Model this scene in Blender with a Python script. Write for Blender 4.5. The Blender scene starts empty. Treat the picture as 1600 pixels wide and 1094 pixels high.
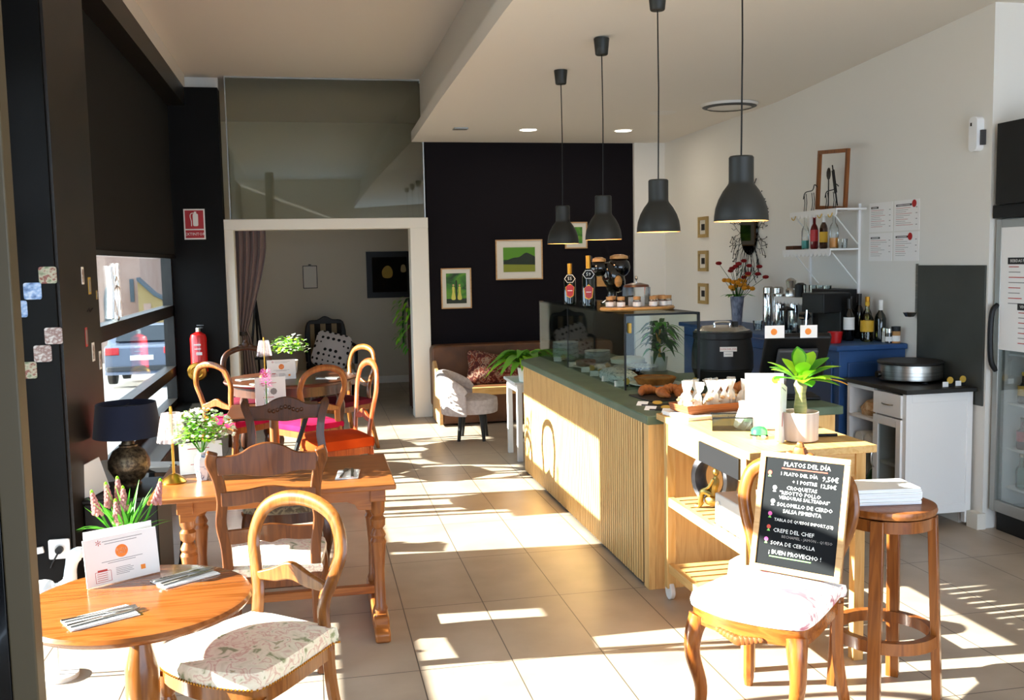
SUN,SKY,EXPO=33,4.5,.6
import bpy, math, random
from mathutils import Vector as V, Matrix as MX, noise as NZ
PI=math.pi
S=bpy.context.scene; COL=S.collection
random.seed(7)
def R(d): return math.radians(d)
def RZ(a): return MX.Rotation(a,4,'Z')
def RX(a): return MX.Rotation(a,4,'X')
def RY(a): return MX.Rotation(a,4,'Y')
def T(x,y=0,z=0): return MX.Translation((x,y,z))
# ---------------------------------------------------------------- materials
MAT={}
def nodes(name):
    m=bpy.data.materials.new(name); m.use_nodes=True; nt=m.node_tree; nt.nodes.clear()
    out=nt.nodes.new('ShaderNodeOutputMaterial'); return m,nt,out
def N(nt,t,**k):
    n=nt.nodes.new(t)
    for a,b in k.items():
        if a in n.inputs: n.inputs[a].default_value=b
        else: setattr(n,a,b)
    return n
def L(nt,a,b): nt.links.new(a,b)
def c4(c): return (c[0],c[1],c[2],1)
def hexc(h):
    r=[int(h[i:i+2],16)/255 for i in (0,2,4)]
    return tuple(x/12.92 if x<=.04045 else ((x+.055)/1.055)**2.4 for x in r)
def C(c): return hexc(c) if isinstance(c,str) else c
def bsdf(nt,out,col,rough,metal=0,spec=.5,coat=0,sheen=0):
    b=nt.nodes.new('ShaderNodeBsdfPrincipled')
    b.inputs['Base Color'].default_value=c4(col); b.inputs['Roughness'].default_value=rough
    b.inputs['Metallic'].default_value=metal; b.inputs['Specular IOR Level'].default_value=spec
    b.inputs['Coat Weight'].default_value=coat; b.inputs['Sheen Weight'].default_value=sheen
    L(nt,b.outputs[0],out.inputs[0]); return b
def coords(nt,scale=(1,1,1),rot=(0,0,0),loc=(0,0,0)):
    tc=nt.nodes.new('ShaderNodeTexCoord'); mp=nt.nodes.new('ShaderNodeMapping')
    mp.inputs['Scale'].default_value=scale; mp.inputs['Rotation'].default_value=rot; mp.inputs['Location'].default_value=loc
    L(nt,tc.outputs['Object'],mp.inputs['Vector']); return mp.outputs[0]
def ramp(nt,fac,stops,interp='LINEAR'):
    r=nt.nodes.new('ShaderNodeValToRGB'); e=r.color_ramp; e.interpolation=interp
    while len(e.elements)>1: e.elements.remove(e.elements[-1])
    e.elements[0].position=stops[0][0]; e.elements[0].color=c4(C(stops[0][1]))
    for p,c in stops[1:]:
        x=e.elements.new(p); x.color=c4(C(c))
    L(nt,fac,r.inputs[0]); return r.outputs[0]
def pm(name,col,rough=.5,metal=0,spec=.5,coat=0,sheen=0):
    m,nt,out=nodes(name); bsdf(nt,out,C(col),rough,metal,spec,coat,sheen); MAT[name]=m; return m
def nm(name,stops,scale=(8,8,8),rough=.6,detail=4,metal=0,bump=0,spec=.4,sheen=0,coat=0,dist=0,tex='N',rr=None):
    m,nt,out=nodes(name); b=bsdf(nt,out,(1,1,1),rough,metal,spec,coat,sheen); co=coords(nt,scale)
    if tex=='V':
        t=N(nt,'ShaderNodeTexVoronoi',Scale=1); f=t.outputs['Distance']
    elif tex=='W':
        t=N(nt,'ShaderNodeTexWave',Scale=1,Distortion=dist,Detail=detail); f=t.outputs['Fac']
    else:
        t=N(nt,'ShaderNodeTexNoise',Scale=1,Detail=detail,Distortion=dist); f=t.outputs['Fac']
    L(nt,co,t.inputs['Vector']); L(nt,ramp(nt,f,stops),b.inputs['Base Color'])
    if rr: L(nt,ramp(nt,f,[(0,(rr[0],)*3),(1,(rr[1],)*3)]),b.inputs['Roughness'])
    if bump:
        bp=N(nt,'ShaderNodeBump',Strength=bump,Distance=.004); L(nt,f,bp.inputs['Height']); L(nt,bp.outputs[0],b.inputs['Normal'])
    MAT[name]=m; return m
def wood(name,a,b,axis='X',rough=.35,coat=.08,k=1):
    sc={'X':(2.2*k,26*k,26*k),'Y':(26*k,2.2*k,26*k),'Z':(26*k,26*k,2.2*k)}[axis]
    nm(name,[(.28,a),(.5,b),(.62,a),(.78,b)],sc,rough,3,dist=.8,coat=min(coat,.15),spec=.35)
def glass(name,tint=(.95,.97,.96),refl=1.0,ior=1.45):
    m,nt,out=nodes(name)
    tr=N(nt,'ShaderNodeBsdfTransparent',Color=c4(tint)); gl=N(nt,'ShaderNodeBsdfGlossy',Roughness=.02)
    fr=N(nt,'ShaderNodeFresnel',IOR=ior); mu=N(nt,'ShaderNodeMath',operation='MULTIPLY'); mu.inputs[1].default_value=refl
    mx=nt.nodes.new('ShaderNodeMixShader'); L(nt,fr.outputs[0],mu.inputs[0]); L(nt,mu.outputs[0],mx.inputs[0])
    L(nt,tr.outputs[0],mx.inputs[1]); L(nt,gl.outputs[0],mx.inputs[2]); L(nt,mx.outputs[0],out.inputs[0]); MAT[name]=m
def emit(name,col,st):
    m,nt,out=nodes(name); e=N(nt,'ShaderNodeEmission',Color=c4(C(col)),Strength=st); L(nt,e.outputs[0],out.inputs[0]); MAT[name]=m
def translucent(name,col,f=.4,rough=.5):
    m,nt,out=nodes(name); b=bsdf(nt,out,C(col),rough,0,.3)
    t=N(nt,'ShaderNodeBsdfTranslucent',Color=c4(C(col))); mx=N(nt,'ShaderNodeMixShader'); mx.inputs[0].default_value=f
    L(nt,b.outputs[0],mx.inputs[1]); L(nt,t.outputs[0],mx.inputs[2]); L(nt,mx.outputs[0],out.inputs[0]); MAT[name]=m
def mist(name,col,f):
    m,nt,out=nodes(name); b=bsdf(nt,out,C(col),.12,0,.6); t=N(nt,'ShaderNodeBsdfTranslucent',Color=c4(C(col))); tr=nt.nodes.new('ShaderNodeBsdfTransparent')
    m1=N(nt,'ShaderNodeMixShader'); m1.inputs[0].default_value=.45; L(nt,b.outputs[0],m1.inputs[1]); L(nt,t.outputs[0],m1.inputs[2])
    m2=N(nt,'ShaderNodeMixShader'); m2.inputs[0].default_value=f; L(nt,tr.outputs[0],m2.inputs[1]); L(nt,m1.outputs[0],m2.inputs[2]); L(nt,m2.outputs[0],out.inputs[0]); MAT[name]=m
# floor tiles
m,nt,out=nodes('tile'); b=bsdf(nt,out,(1,1,1),.36,0,.5)
tc=nt.nodes.new('ShaderNodeTexCoord'); sx=nt.nodes.new('ShaderNodeSeparateXYZ'); cx=nt.nodes.new('ShaderNodeCombineXYZ')
L(nt,tc.outputs['Object'],sx.inputs[0])
for a,o in ((0,3.96),(1,.52)):
    ad=N(nt,'ShaderNodeMath',operation='SUBTRACT'); ad.inputs[1].default_value=o-15
    L(nt,sx.outputs[1-a],ad.inputs[0]); L(nt,ad.outputs[0],cx.inputs[a])
bk=N(nt,'ShaderNodeTexBrick',Scale=1,offset=0); bk.inputs['Mortar Size'].default_value=.0028; bk.inputs['Brick Width'].default_value=.75
bk.inputs['Row Height'].default_value=.402; bk.inputs['Mortar Smooth'].default_value=.2
nz=N(nt,'ShaderNodeTexNoise',Scale=3.5,Detail=6); L(nt,tc.outputs['Object'],nz.inputs['Vector'])
base=ramp(nt,nz.outputs['Fac'],[(.3,'9c8c7a'),(.7,'ae9f8d')])
L(nt,cx.outputs[0],bk.inputs['Vector']); L(nt,base,bk.inputs['Color1']); L(nt,base,bk.inputs['Color2']); bk.inputs['Mortar'].default_value=c4(hexc('4a4038'))
L(nt,bk.outputs[0],b.inputs['Base Color']); MAT['tile']=m
pm('white_wall','e4e0d8',.75,0,.2); pm('ceiling_white','dcd6cc',.8,0,.2); pm('rear_wall','d0c6b2',.8,0,.2)
nm('black_wall',[(.3,'0b0b0a'),(.7,'100f0f')],(3,3,3),.6,3,spec=.12)
pm('dark_wall','130f13',.7,0,.1); pm('black_frame','15130f',.4,0,.4); pm('blind','1a1a18',.85,0,.2)
nm('brown_post',[(.35,'16120e'),(.65,'211913')],(4,4,9),.45,4); pm('olive','4d412c',.5,0,.4); pm('white_trim','e6e0d3',.5)
pm('white_paint','e9e7e4',.4); pm('offwhite','d8d4cd',.5); pm('paper','efece8',.7,0,.2); pm('plastic_white','ececec',.35)
pm('black','0b0b0c',.5,0,.35); pm('charcoal_front','161618',.6,0,.2); pm('black_gloss','0a0a0b',.12,0,.5,.3); pm('charcoal','23231f',.5,.2); pm('dark_grey','3a3a3c',.5)
pm('steel','b9b6b0',.22,1); pm('chrome','d6d6d6',.08,1); nm('brushed',[(.3,'8c8983'),(.7,'c2bfb8')],(2,2,60),.3,2,metal=1)
pm('brass','b98a3a',.28,1); pm('gold','b49a58',.35,1); nm('bronze',[(.35,'4a4036'),(.65,'8d7c64')],(60,60,60),.4,3,metal=.8,bump=.6)
nm('oak',[(.3,'9a5c2a'),(.5,'b4743c'),(.7,'85491f')],(3,30,30),.32,4,dist=.6,coat=.3)
wood('oak_z','6e3d1c','8a5226','Z'); wood('oak_x','7a431c','965a28','X'); wood('table_wood','7a4015','965626','X',.2,.5)
wood('walnut','3a1e0e','542c15','X'); wood('walnut_z','33190c','4c2812','Z'); wood('cherry_z','743b14','945420','Z',.25,.4); wood('cherry_x','743b14','945420','X',.25,.4)
wood('ladder_wood','552c10','6e3c18','Z',.3,.3); wood('ladder_dark','3c1f0d','522c13','Z',.3,.3); wood('honey_z','6c3d16','885324','Z',.22,.4); wood('orange_wood','86391a','a34c22','Z',.25,.4)
wood('pine_x','c39654','d2a96c','X',.5,0); wood('pine_y','c39654','d2a96c','Y',.5,0); wood('pine_z','c09250','cfa567','Z',.5,0)
wood('slat','cf9f60','e0b674','Z',.5,0); wood('board','b07a40','c89556','X',.4,.1); wood('stool_wood','6e3a15','8a5020','Z',.28,.3); wood('frame_wood','b58a58','c79e6c','X',.5,0)
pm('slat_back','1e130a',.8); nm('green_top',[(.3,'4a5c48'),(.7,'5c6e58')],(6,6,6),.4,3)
nm('tapestry',[(0,'6e7350'),(.33,'8f9468'),(.38,'d8ceb2'),(.48,'e8dfc8'),(.54,'cfa692'),(.57,'e2d3bc'),(.66,'e6dcc6'),(.7,'a39f78'),(.76,'c9a27c')],(19,19,19),.9,4,dist=.6,sheen=.2,bump=.2)
nm('tapestry_dark',[(0,'3e3a2c'),(.4,'5a5040'),(.5,'8e8266'),(.6,'5a4a3c'),(.7,'6b6a4e')],(16,16,16),.9,3,dist=1.2,sheen=.2)
nm('magenta',[(.3,'98103c'),(.7,'b81a4c')],(6,6,6),.9,2,spec=.1); nm('maroon',[(.3,'4e1420'),(.7,'681a2a')],(6,6,6),.9,2,spec=.1)
nm('orange_fabric',[(.3,'a8360c'),(.7,'c44816')],(6,6,6),.9,2,spec=.1)
nm('pink_print',[(0,'a84a5a'),(.38,'c07a84'),(.44,'efe6e2'),(.6,'f2ebe6'),(.66,'c8848c'),(.72,'efe4e0')],(10,16,10),.9,4,dist=1.2)
nm('grey_fabric',[(.3,'b7aaa6'),(.7,'cdc2be')],(30,30,30),.95,2,spec=.1); nm('leather',[(.3,'4c2c14'),(.7,'653c1c')],(5,5,5),.5,4,spec=.4)
nm('kilim',[(0,'2a1414'),(.42,'4e1e1a'),(.5,'7a3a22'),(.55,'9a8672'),(.6,'5a241e'),(.8,'33252e')],(16,16,16),.95,3,dist=1.5)
nm('curtain',[(.3,'6d5856'),(.7,'826c67')],(3,3,1),.9,2,sheen=.3); pm('navy','1c2236',.85,0,.2,0,.2); pm('navy_in','4c5064',.8)
for n_,c_ in (('leaf','4f9a2a'),('leaf_light','93cf2c'),('leaf_dark','27521f'),('leaf_yellow','c9a545'),('fern','6da837'),('petal_pink','cf9590'),('petal_magenta','d45aa6'),('petal_white','e9ead8'),('petal_orange','e09a24'),('petal_red','8d1518')):
    translucent(n_,c_,.35)
nm('trunk',[(.3,'6f7a44'),(.6,'a39a62'),(.8,'55602f')],(8,8,70),.7,3,bump=.5)
nm('bread',[(.3,'7a3c14'),(.55,'b0662a'),(.8,'c98a44')],(18,18,18),.6,4,bump=.8); nm('pie',[(.3,'8f4c18'),(.55,'bf7a30'),(.8,'7c3c12')],(14,14,14),.5,4,bump=.5)
nm('cookie',[(.35,'b98a58'),(.65,'dcc09a')],(30,30,30),.8,3,bump=.5); pm('cake_yellow','c08a20',.6); pm('cake_brown','5c3018',.7); pm('cream','e4d8c0',.6)
nm('paisley',[(0,'5a6a78'),(.4,'7f8a92'),(.47,'e8e6e2'),(.62,'eeece8'),(.7,'9a8f84')],(26,26,26),.4,3,dist=1.6)
nm('blue_plate',[(0,'3a4c78'),(.42,'6c7ea6'),(.48,'e6e8ee'),(.7,'eef0f4')],(26,26,26),.3,3,dist=1.3)
glass('pane',(.93,.96,.95),.45); glass('case_glass',(.84,.9,.87),.42,1.5); glass('clear',(.93,.95,.95),.8,1.45); glass('transom',(.86,.9,.86),1.5,1.55); glass('smoke',(.55,.58,.56),1.3)
mist('cello','f4f2ee',.5); mist('crystal','ead8d8',.2); pm('blue_cab','20406c',.5,0,.4); nm('blue_paint',[(.3,'1f3f6c'),(.7,'2a4f80')],(4,4,4),.5,3)
pm('crepe_top','1a1816',.5); pm('sign_red','b01010',.4); pm('extinguisher','c01414',.2,0,.5,.5); pm('ink','1c1c1c',.7); pm('ink_red','b84038',.7); pm('ink_grey','8c8784',.7); pm('orange_logo','f08a22',.6)
nm('logo_grad',[(.3,'ee5a2c'),(.7,'f4b02a')],(12,1,1),.6,0); pm('chalk','e6e6e2',.9); pm('chalk_red','b84a3c',.9); pm('chalk_green','7cc060',.9); pm('chalk_pink','d060a0',.9); nm('slate',[(.3,'0b0d0f'),(.7,'0f1215')],(4,4,4),.7,4,spec=.12)
nm('splash',[(.3,'3a3b37'),(.7,'444540')],(3,3,3),.45,3,spec=.4); pm('alu','a9aaa6',.4,.6); pm('cork','b0804c',.8); pm('label_white','e2ded8',.7); pm('wine','0d1510',.08,0,.6,.4); pm('wine_dark','0a0a0c',.08,0,.6,.4)
glass('oil',(.85,.78,.35),1.3); pm('yellow_label','c89a1c',.6); pm('bottle_red','5c0d10',.15); pm('bottle_amber','3a1c0a',.1,0,.6,.3); pm('foil_gold','c88a20',.35,.6); glass('teal_glass',(.6,.85,.8),1.3); pm('teal','3fa090',.4); pm('orange_liquid','d88a30',.4)
nm('jar_fill',[(.3,'8a3c2c'),(.7,'c4a07c')],(40,40,40),.6,2); nm('wicker',[(.3,'7a4420'),(.7,'a8663a')],(3,3,120),.6,2,bump=1); pm('green_dome','2fd04a',.25,0,.5,.3); nm('stone',[(.3,'3c3c40'),(.6,'6c6c70'),(.8,'8c8c90')],(6,6,6),.35,5,dist=1)
nm('ceramic_blue',[(.35,'4e6a9a'),(.46,'e6ebf2'),(.8,'eef2f6')],(24,24,24),.2,3,dist=1); nm('vase_blue',[(.3,'4a5064'),(.7,'8c90a4')],(40,40,18),.5,3,bump=.5); nm('pot_fabric',[(.35,'b9a79c'),(.65,'d2c4ba')],(28,28,1),.9,1)
nm('landscape',[(0,'0f1d08'),(.35,'1c3a10'),(.5,'3f7a1c'),(.65,'6e9a20'),(.8,'22400e')],(5,5,9),.5,5,dist=.8); nm('photo1',[(.3,'305a28'),(.5,'b0a890'),(.6,'7a3020'),(.8,'c8d0c8')],(30,30,40),.4,3); nm('photo2',[(.3,'24407c'),(.5,'8ca8d0'),(.7,'dfe6ee')],(30,30,40),.4,3); nm('photo3',[(.3,'d0c8c0'),(.5,'806058'),(.7,'e4e0d8')],(30,30,40),.4,3)
nm('old_painting',[(.4,'0b0806'),(.62,'150f09'),(.75,'261b0c')],(4,4,6),.8,4,spec=.1); pm('mirror','1d1c1a',.03,1); pm('ochre','a68a54',.5); pm('meadow','7e8420',.6); pm('hill','16240e',.6); pm('dress','c9c256',.6); pm('mat_white','d9d3c6',.8)
emit('bulb',(1,.78,.5),18); emit('led',(1,.93,.8),9); pm('shade_in','d9b27a',.5)
nm('asphalt',[(.3,'86837e'),(.7,'94918b')],(2,2,2),.9,4); nm('facade',[(.3,'96796c'),(.7,'a3897c')],(1,1,1),.9,3); nm('facade_yellow',[(.3,'8c7448'),(.7,'97835a')],(1,1,1),.9,3); pm('facade_dark','3c4a52',.5); pm('car_paint','5c6474',.3,.2,.5,.3); pm('car_glass','10161c',.08); pm('tail_red','c01a20',.2); pm('rubber','141414',.8)
pm('gold_paint','c09a3c',.5,0,.4)
# polka dots and stripes
m,nt,out=nodes('polka'); b=bsdf(nt,out,(1,1,1),.9); co=coords(nt,(14,14,14)); sp=nt.nodes.new('ShaderNodeTexChecker'); 
vo=N(nt,'ShaderNodeTexVoronoi',Scale=1); vo.inputs['Randomness'].default_value=0; L(nt,co,vo.inputs['Vector']); L(nt,ramp(nt,vo.outputs['Distance'],[(.0,'121212'),(.30,'d8d0cc')],'CONSTANT'),b.inputs['Base Color']); MAT['polka']=m
m,nt,out=nodes('stripe'); b=bsdf(nt,out,(1,1,1),.9); co=coords(nt,(1,1,1)); w=N(nt,'ShaderNodeTexWave',Scale=2.1); w.inputs['Phase Offset'].default_value=1.5; L(nt,co,w.inputs['Vector']); L(nt,ramp(nt,w.outputs['Fac'],[(0,'1c1410'),(.55,'9a8260')],'CONSTANT'),b.inputs['Base Color']); MAT['stripe']=m
# ---------------------------------------------------------------- mesh builder
class M:
    def __init__(s): s.v=[];s.f=[];s.i=[];s.mats=[];s.x=MX();s.k=0
    def m(s,name):
        if name not in s.mats: s.mats.append(name)
        s.k=s.mats.index(name); return s
    def at(s,x): s.x=x; return s
    def add(s,vs,fs):
        o=len(s.v); s.v+=[tuple(s.x@V(p)) for p in vs]; s.f+=[tuple(o+a for a in f) for f in fs]; s.i+=[s.k]*len(fs); return s
    def bx(s,x0,x1,y0,y1,z0,z1):
        return s.add([(x0,y0,z0),(x1,y0,z0),(x1,y1,z0),(x0,y1,z0),(x0,y0,z1),(x1,y0,z1),(x1,y1,z1),(x0,y1,z1)],[(3,2,1,0),(4,5,6,7),(0,1,5,4),(1,2,6,5),(2,3,7,6),(3,0,4,7)])
    def box(s,c,d): return s.bx(c[0]-d[0]/2,c[0]+d[0]/2,c[1]-d[1]/2,c[1]+d[1]/2,c[2]-d[2]/2,c[2]+d[2]/2)
    def lathe(s,pr,n=24,c=(0,0,0),a0=0,sx=1,sy=1,mod=None):
        vs=[];rings=[]
        for r,z in pr:
            if r<1e-5: rings.append([len(vs)]); vs.append((c[0],c[1],c[2]+z))
            else:
                rg=[]
                for j in range(n):
                    a=a0+2*PI*j/n; q=r*(mod(a,z) if mod else 1); rg.append(len(vs)); vs.append((c[0]+q*sx*math.cos(a),c[1]+q*sy*math.sin(a),c[2]+z))
                rings.append(rg)
        fs=[]
        for a,b in zip(rings,rings[1:]):
            for j in range(n):
                k=(j+1)%n
                if len(a)==1 and len(b)==1: break
                if len(a)==1: fs.append((a[0],b[k],b[j]))
                elif len(b)==1: fs.append((a[j],a[k],b[0]))
                else: fs.append((a[j],a[k],b[k],b[j]))
        return s.add(vs,fs)
    def cyl(s,c,r,h,n=20,r2=None): r2=r if r2 is None else r2; return s.lathe([(0,0),(r,0),(r2,h),(0,h)],n,c)
    def ball(s,c,r,n=12,sz=1,sx=1,sy=1):
        k=max(4,n//2); return s.lathe([(r*math.sin(PI*i/k),-r*sz*math.cos(PI*i/k)) for i in range(k+1)],n,c,0,sx,sy)
    def tube(s,pts,r,n=8,closed=False,sec=None,up=(0,0,1)):
        P=[V(p) for p in pts]; k=len(P)
        rs=r if isinstance(r,(list,tuple)) else [r]*k
        vs=[];fs=[];nx=None
        for i,p in enumerate(P):
            t=((P[(i+1)%k]-P[i-1]) if closed else (P[min(i+1,k-1)]-P[max(i-1,0)])).normalized()
            if nx is None:
                u=V(up); nx=u.cross(t)
                if nx.length<.05: nx=V((1,0,0)).cross(t)
            nx=(nx-t*nx.dot(t)).normalized(); ny=t.cross(nx)
            for j in range(n):
                if sec: a,b=sec[j]
                else: a,b=math.cos(2*PI*j/n),math.sin(2*PI*j/n)
                vs.append(p+nx*(a*rs[i])+ny*(b*rs[i]))
        for i in range(k if closed else k-1):
            for j in range(n):
                a=i*n+j;b=i*n+(j+1)%n;c=((i+1)%k)*n; fs.append((a,b,c+(j+1)%n,c+j))
        if not closed: fs+=[tuple(range(n))[::-1],tuple((k-1)*n+j for j in range(n))]
        return s.add(vs,fs)
    def prism(s,poly,a,b,ax='Y'):
        f={'Y':lambda p,t:(p[0],t,p[1]),'X':lambda p,t:(t,p[0],p[1]),'Z':lambda p,t:(p[0],p[1],t)}[ax]
        n=len(poly); vs=[f(p,a) for p in poly]+[f(p,b) for p in poly]
        return s.add(vs,[tuple(range(n)),tuple(range(2*n-1,n-1,-1))]+[(i,i+n,(i+1)%n+n,(i+1)%n) for i in range(n)])
    def grid(s,fn,nu,nv):
        vs=[fn(i/nu,j/nv) for i in range(nu+1) for j in range(nv+1)]
        return s.add(vs,[(i*(nv+1)+j,(i+1)*(nv+1)+j,(i+1)*(nv+1)+j+1,i*(nv+1)+j+1) for i in range(nu) for j in range(nv)])
    def pad(s,out,z0,h,dome,rings=5,edge=.012):
        # padded slab: outline list (x,y), bottom z0, side height h, domed top
        cx=sum(p[0] for p in out)/len(out); cy=sum(p[1] for p in out)/len(out); n=len(out); prof=[(.97,0),(1,.004),(1.02,h*.5),(1,h-.004)]
        for i in range(1,rings+1):
            t=i/rings; prof.append((1-t,h+dome*math.sin(t*PI/2)**.8))
        vs=[];fs=[]
        for sc,z in prof[:-1]: vs+=[(cx+(p[0]-cx)*sc,cy+(p[1]-cy)*sc,z0+z) for p in out]
        vs.append((cx,cy,z0+prof[-1][1]))
        q=len(prof)-1
        for k in range(q-1):
            for j in range(n): fs.append((k*n+j,k*n+(j+1)%n,(k+1)*n+(j+1)%n,(k+1)*n+j))
        for j in range(n): fs.append(((q-1)*n+j,(q-1)*n+(j+1)%n,q*n))
        fs.append(tuple(range(n))[::-1]); return s.add(vs,fs)
    def leaf(s,base,d,l,w,droop=.3,n=5,fold=.15,shape=1.0):
        b=V(base); d=V(d).normalized(); side=d.cross(V((0,0,1)))
        if side.length<.05: side=V((1,0,0))
        side.normalize(); up=side.cross(d); vs=[];fs=[]
        for i in range(n+1):
            t=i/n; p=b+d*(l*t)-V((0,0,1))*(droop*l*t*t); ww=w*.5*math.sin(PI*min(1,(t*.94+.05))**shape)
            vs+=[p-side*ww+up*fold*ww,p,p+side*ww+up*fold*ww]
        for i in range(n): a=i*3; fs+=[(a,a+3,a+4,a+1),(a+1,a+4,a+5,a+2)]
        return s.add(vs,fs)
    def text(s,body,size,mx,al='CENTER',depth=0):
        cu=bpy.data.curves.new('lettering','FONT'); cu.body=body; cu.size=size; cu.align_x=al; cu.align_y='CENTER'; cu.resolution_u=1
        o=bpy.data.objects.new('lettering',cu); COL.objects.link(o); dg=bpy.context.evaluated_depsgraph_get(); me=bpy.data.meshes.new_from_object(o.evaluated_get(dg))
        old=s.x; s.x=old@mx; s.add([tuple(v.co) for v in me.vertices],[tuple(p.vertices) for p in me.polygons]); s.x=old
        bpy.data.objects.remove(o); bpy.data.curves.remove(cu); bpy.data.meshes.remove(me); return s
    def build(s,name,mat=None,parent=None,bev=0,label=None,ang=38):
        me=bpy.data.meshes.new(name); me.from_pydata(s.v,[],s.f)
        ms=s.mats if s.mats and mat is None else [mat]
        for x in ms: me.materials.append(MAT[x])
        if mat is None: me.polygons.foreach_set('material_index',s.i)
        me.polygons.foreach_set('use_smooth',[True]*len(s.f)); me.update()
        me.set_sharp_from_angle(angle=R(ang))
        o=bpy.data.objects.new(name,me); COL.objects.link(o)
        if parent: o.parent=parent
        if label: o['label']=label
        if bev:
            b=o.modifiers.new('bevel','BEVEL'); b.width=bev; b.segments=2; b.limit_method='ANGLE'; b.angle_limit=R(40)
        return o
def tag(o,label,cat,group=None,loc=None,rz=None,rot=None):
    o['label']=label; o['category']=cat
    if group: o['group']=group
    if loc is not None: o.location=loc
    if rz is not None: o.rotation_euler=(0,0,rz)
    if rot is not None: o.rotation_euler=rot
    return o
def thing(name,label,cat,loc=(0,0,0),rz=0,group=None,rot=None):
    o=bpy.data.objects.new(name,None); COL.objects.link(o); o.empty_display_size=.05
    return tag(o,label,cat,group,loc,rz if rot is None else None,rot)
def struct(mb,name,mat=None,bev=0,parent=None):
    o=mb.build(name,mat,parent,bev)
    if not parent: o['kind']='structure'
    return o
def dup(root,loc,rz=None,label=None,group=None,rot=None):
    r=root.copy(); COL.objects.link(r); r.location=loc
    if rz is not None: r.rotation_euler=(0,0,rz)
    if rot is not None: r.rotation_euler=rot
    if label: r['label']=label
    if group: r['group']=group
    for ch in list(root.children):
        c=ch.copy(); COL.objects.link(c); c.parent=r
        for g in list(ch.children):
            d=g.copy(); COL.objects.link(d); d.parent=c
    return r
def spl(P,k=6,closed=False):
    P=[V(p) for p in P]; n=len(P); o=[]
    for i in range(n if closed else n-1):
        g=(lambda j:P[j%n]) if closed else (lambda j:P[max(0,min(n-1,j))])
        a,b,c,d=g(i-1),g(i),g(i+1),g(i+2)
        for q in range(k):
            t=q/k; o.append(.5*((2*b)+(c-a)*t+(2*a-5*b+4*c-d)*t*t+(3*b-a-3*c+d)*t**3))
    if not closed: o.append(P[-1])
    return o
def spl2(P,k=6,closed=False): return [(p.x,p.y) for p in spl([(a,b,0) for a,b in P],k,closed)]
def rr(w,d,r,n=4,cx=0,cy=0):
    o=[]
    for sx,sy,a0 in ((1,-1,-90),(1,1,0),(-1,1,90),(-1,-1,180)):
        for i in range(n+1):
            a=R(a0+90*i/n); o.append((cx+sx*(w/2-r)+r*math.cos(a),cy+sy*(d/2-r)+r*math.sin(a)))
    return o
SQ=[(-1,-1),(1,-1),(1,1),(-1,1)]
def face(dx,dy): return math.atan2(-dx,dy)   # rotation that turns local +Y towards (dx,dy)
ORD=['first','second','third','fourth','fifth','sixth','seventh','eighth','ninth','tenth','eleventh','twelfth']
FLAT=MX()                                   # text lying in XY
def UP(x,y,z,rz=0): return T(x,y,z)@RZ(rz)@RX(PI/2)   # text standing, readable from -Y (turned by rz)
# ---------------------------------------------------------------- camera, sky, sun
cam=bpy.data.cameras.new('camera'); co=bpy.data.objects.new('camera',cam); COL.objects.link(co)
cam.sensor_width=36; cam.lens=1511.58/1600*36; cam.clip_start=.05
r_,u_,f_=V((.97879,-.20399,-.018913)),V((.037112,.085763,.995624)),V((.201476,.975209,-.091515))
co.matrix_world=MX(((r_.x,u_.x,-f_.x,0),(r_.y,u_.y,-f_.y,0),(r_.z,u_.z,-f_.z,1.72),(0,0,0,1)))
S.camera=co
w=bpy.data.worlds.new('sky'); S.world=w; w.use_nodes=True; bg=w.node_tree.nodes['Background']
bg.inputs[0].default_value=(.64,.8,1,1); bg.inputs[1].default_value=SKY
sd=bpy.data.lights.new('sun','SUN'); so=bpy.data.objects.new('sun',sd); COL.objects.link(so); so.location=(-6,8,6)
sd.energy=SUN; sd.angle=R(.53); sd.color=(1,.955,.88)
so.rotation_euler=V((1,-.09,-.385)).to_track_quat('-Z','Y').to_euler()
S.view_settings.view_transform='Standard'; S.view_settings.look='None'; S.view_settings.gamma=1; S.view_settings.use_curve_mapping=False; S.view_settings.exposure=EXPO
S.cycles.max_bounces=8; S.cycles.diffuse_bounces=5; S.cycles.glossy_bounces=3; S.cycles.transparent_max_bounces=24; S.cycles.transmission_bounces=4
S.cycles.use_denoising=True; S.cycles.caustics_reflective=False; S.cycles.caustics_refractive=False; S.cycles.sample_clamp_indirect=25; S.cycles.sample_clamp_direct=0
def point(name,loc,e,col,r=.03):
    l=bpy.data.lights.new(name,'POINT'); l.energy=e; l.color=col; l.shadow_soft_size=r
    o=bpy.data.objects.new(name,l); COL.objects.link(o); o.location=loc
# ---------------------------------------------------------------- the setting
struct(M().bx(-1.48,5.6,-2,14.2,-.1,0),'floor','tile')
struct(M().bx(-1.75,1.26,-2,14.2,3.71,3.8),'ceiling','ceiling_white')
# lower ceiling over the bar with a slightly rising near right corner
a=[(1.07,-2),(1.06,5.2),(1.09,8),(1.14,10.75)]; zz=[3.3,3.2,3.06,3.04]
vs=[(x,y,3.04) for x,y in a]+[(5.6,y,z) if i<1 else (4.07,y,z) for i,((x,y),z) in enumerate(zip(a,zz))]+[(x,y,3.12) for x,y in a]+[(5.6,y,3.4) for x,y in a]
b=M().add(vs[:8],[(i,i+1,i+5,i+4) for i in range(3)]); b.add([(5.6,-2,3.3),(5.6,5.2,3.2),(4.07,5.2,3.2)],[(0,2,1)])
b.add([(x,y,z) for z in (3.04,3.15) for x,y in a+[(1.27,10.75),(1.27,8),(1.27,5.2),(1.27,-2)]],[tuple(range(15,7,-1))]+[(i,i+1,i+9,i+8) for i in range(3)]+[(3,4,12,11),(7,0,8,15)])
b.bx(1.24,1.30,-2,10.7,3.12,3.75); b.bx(1.3,5.7,-2,10.8,3.42,3.5)
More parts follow.
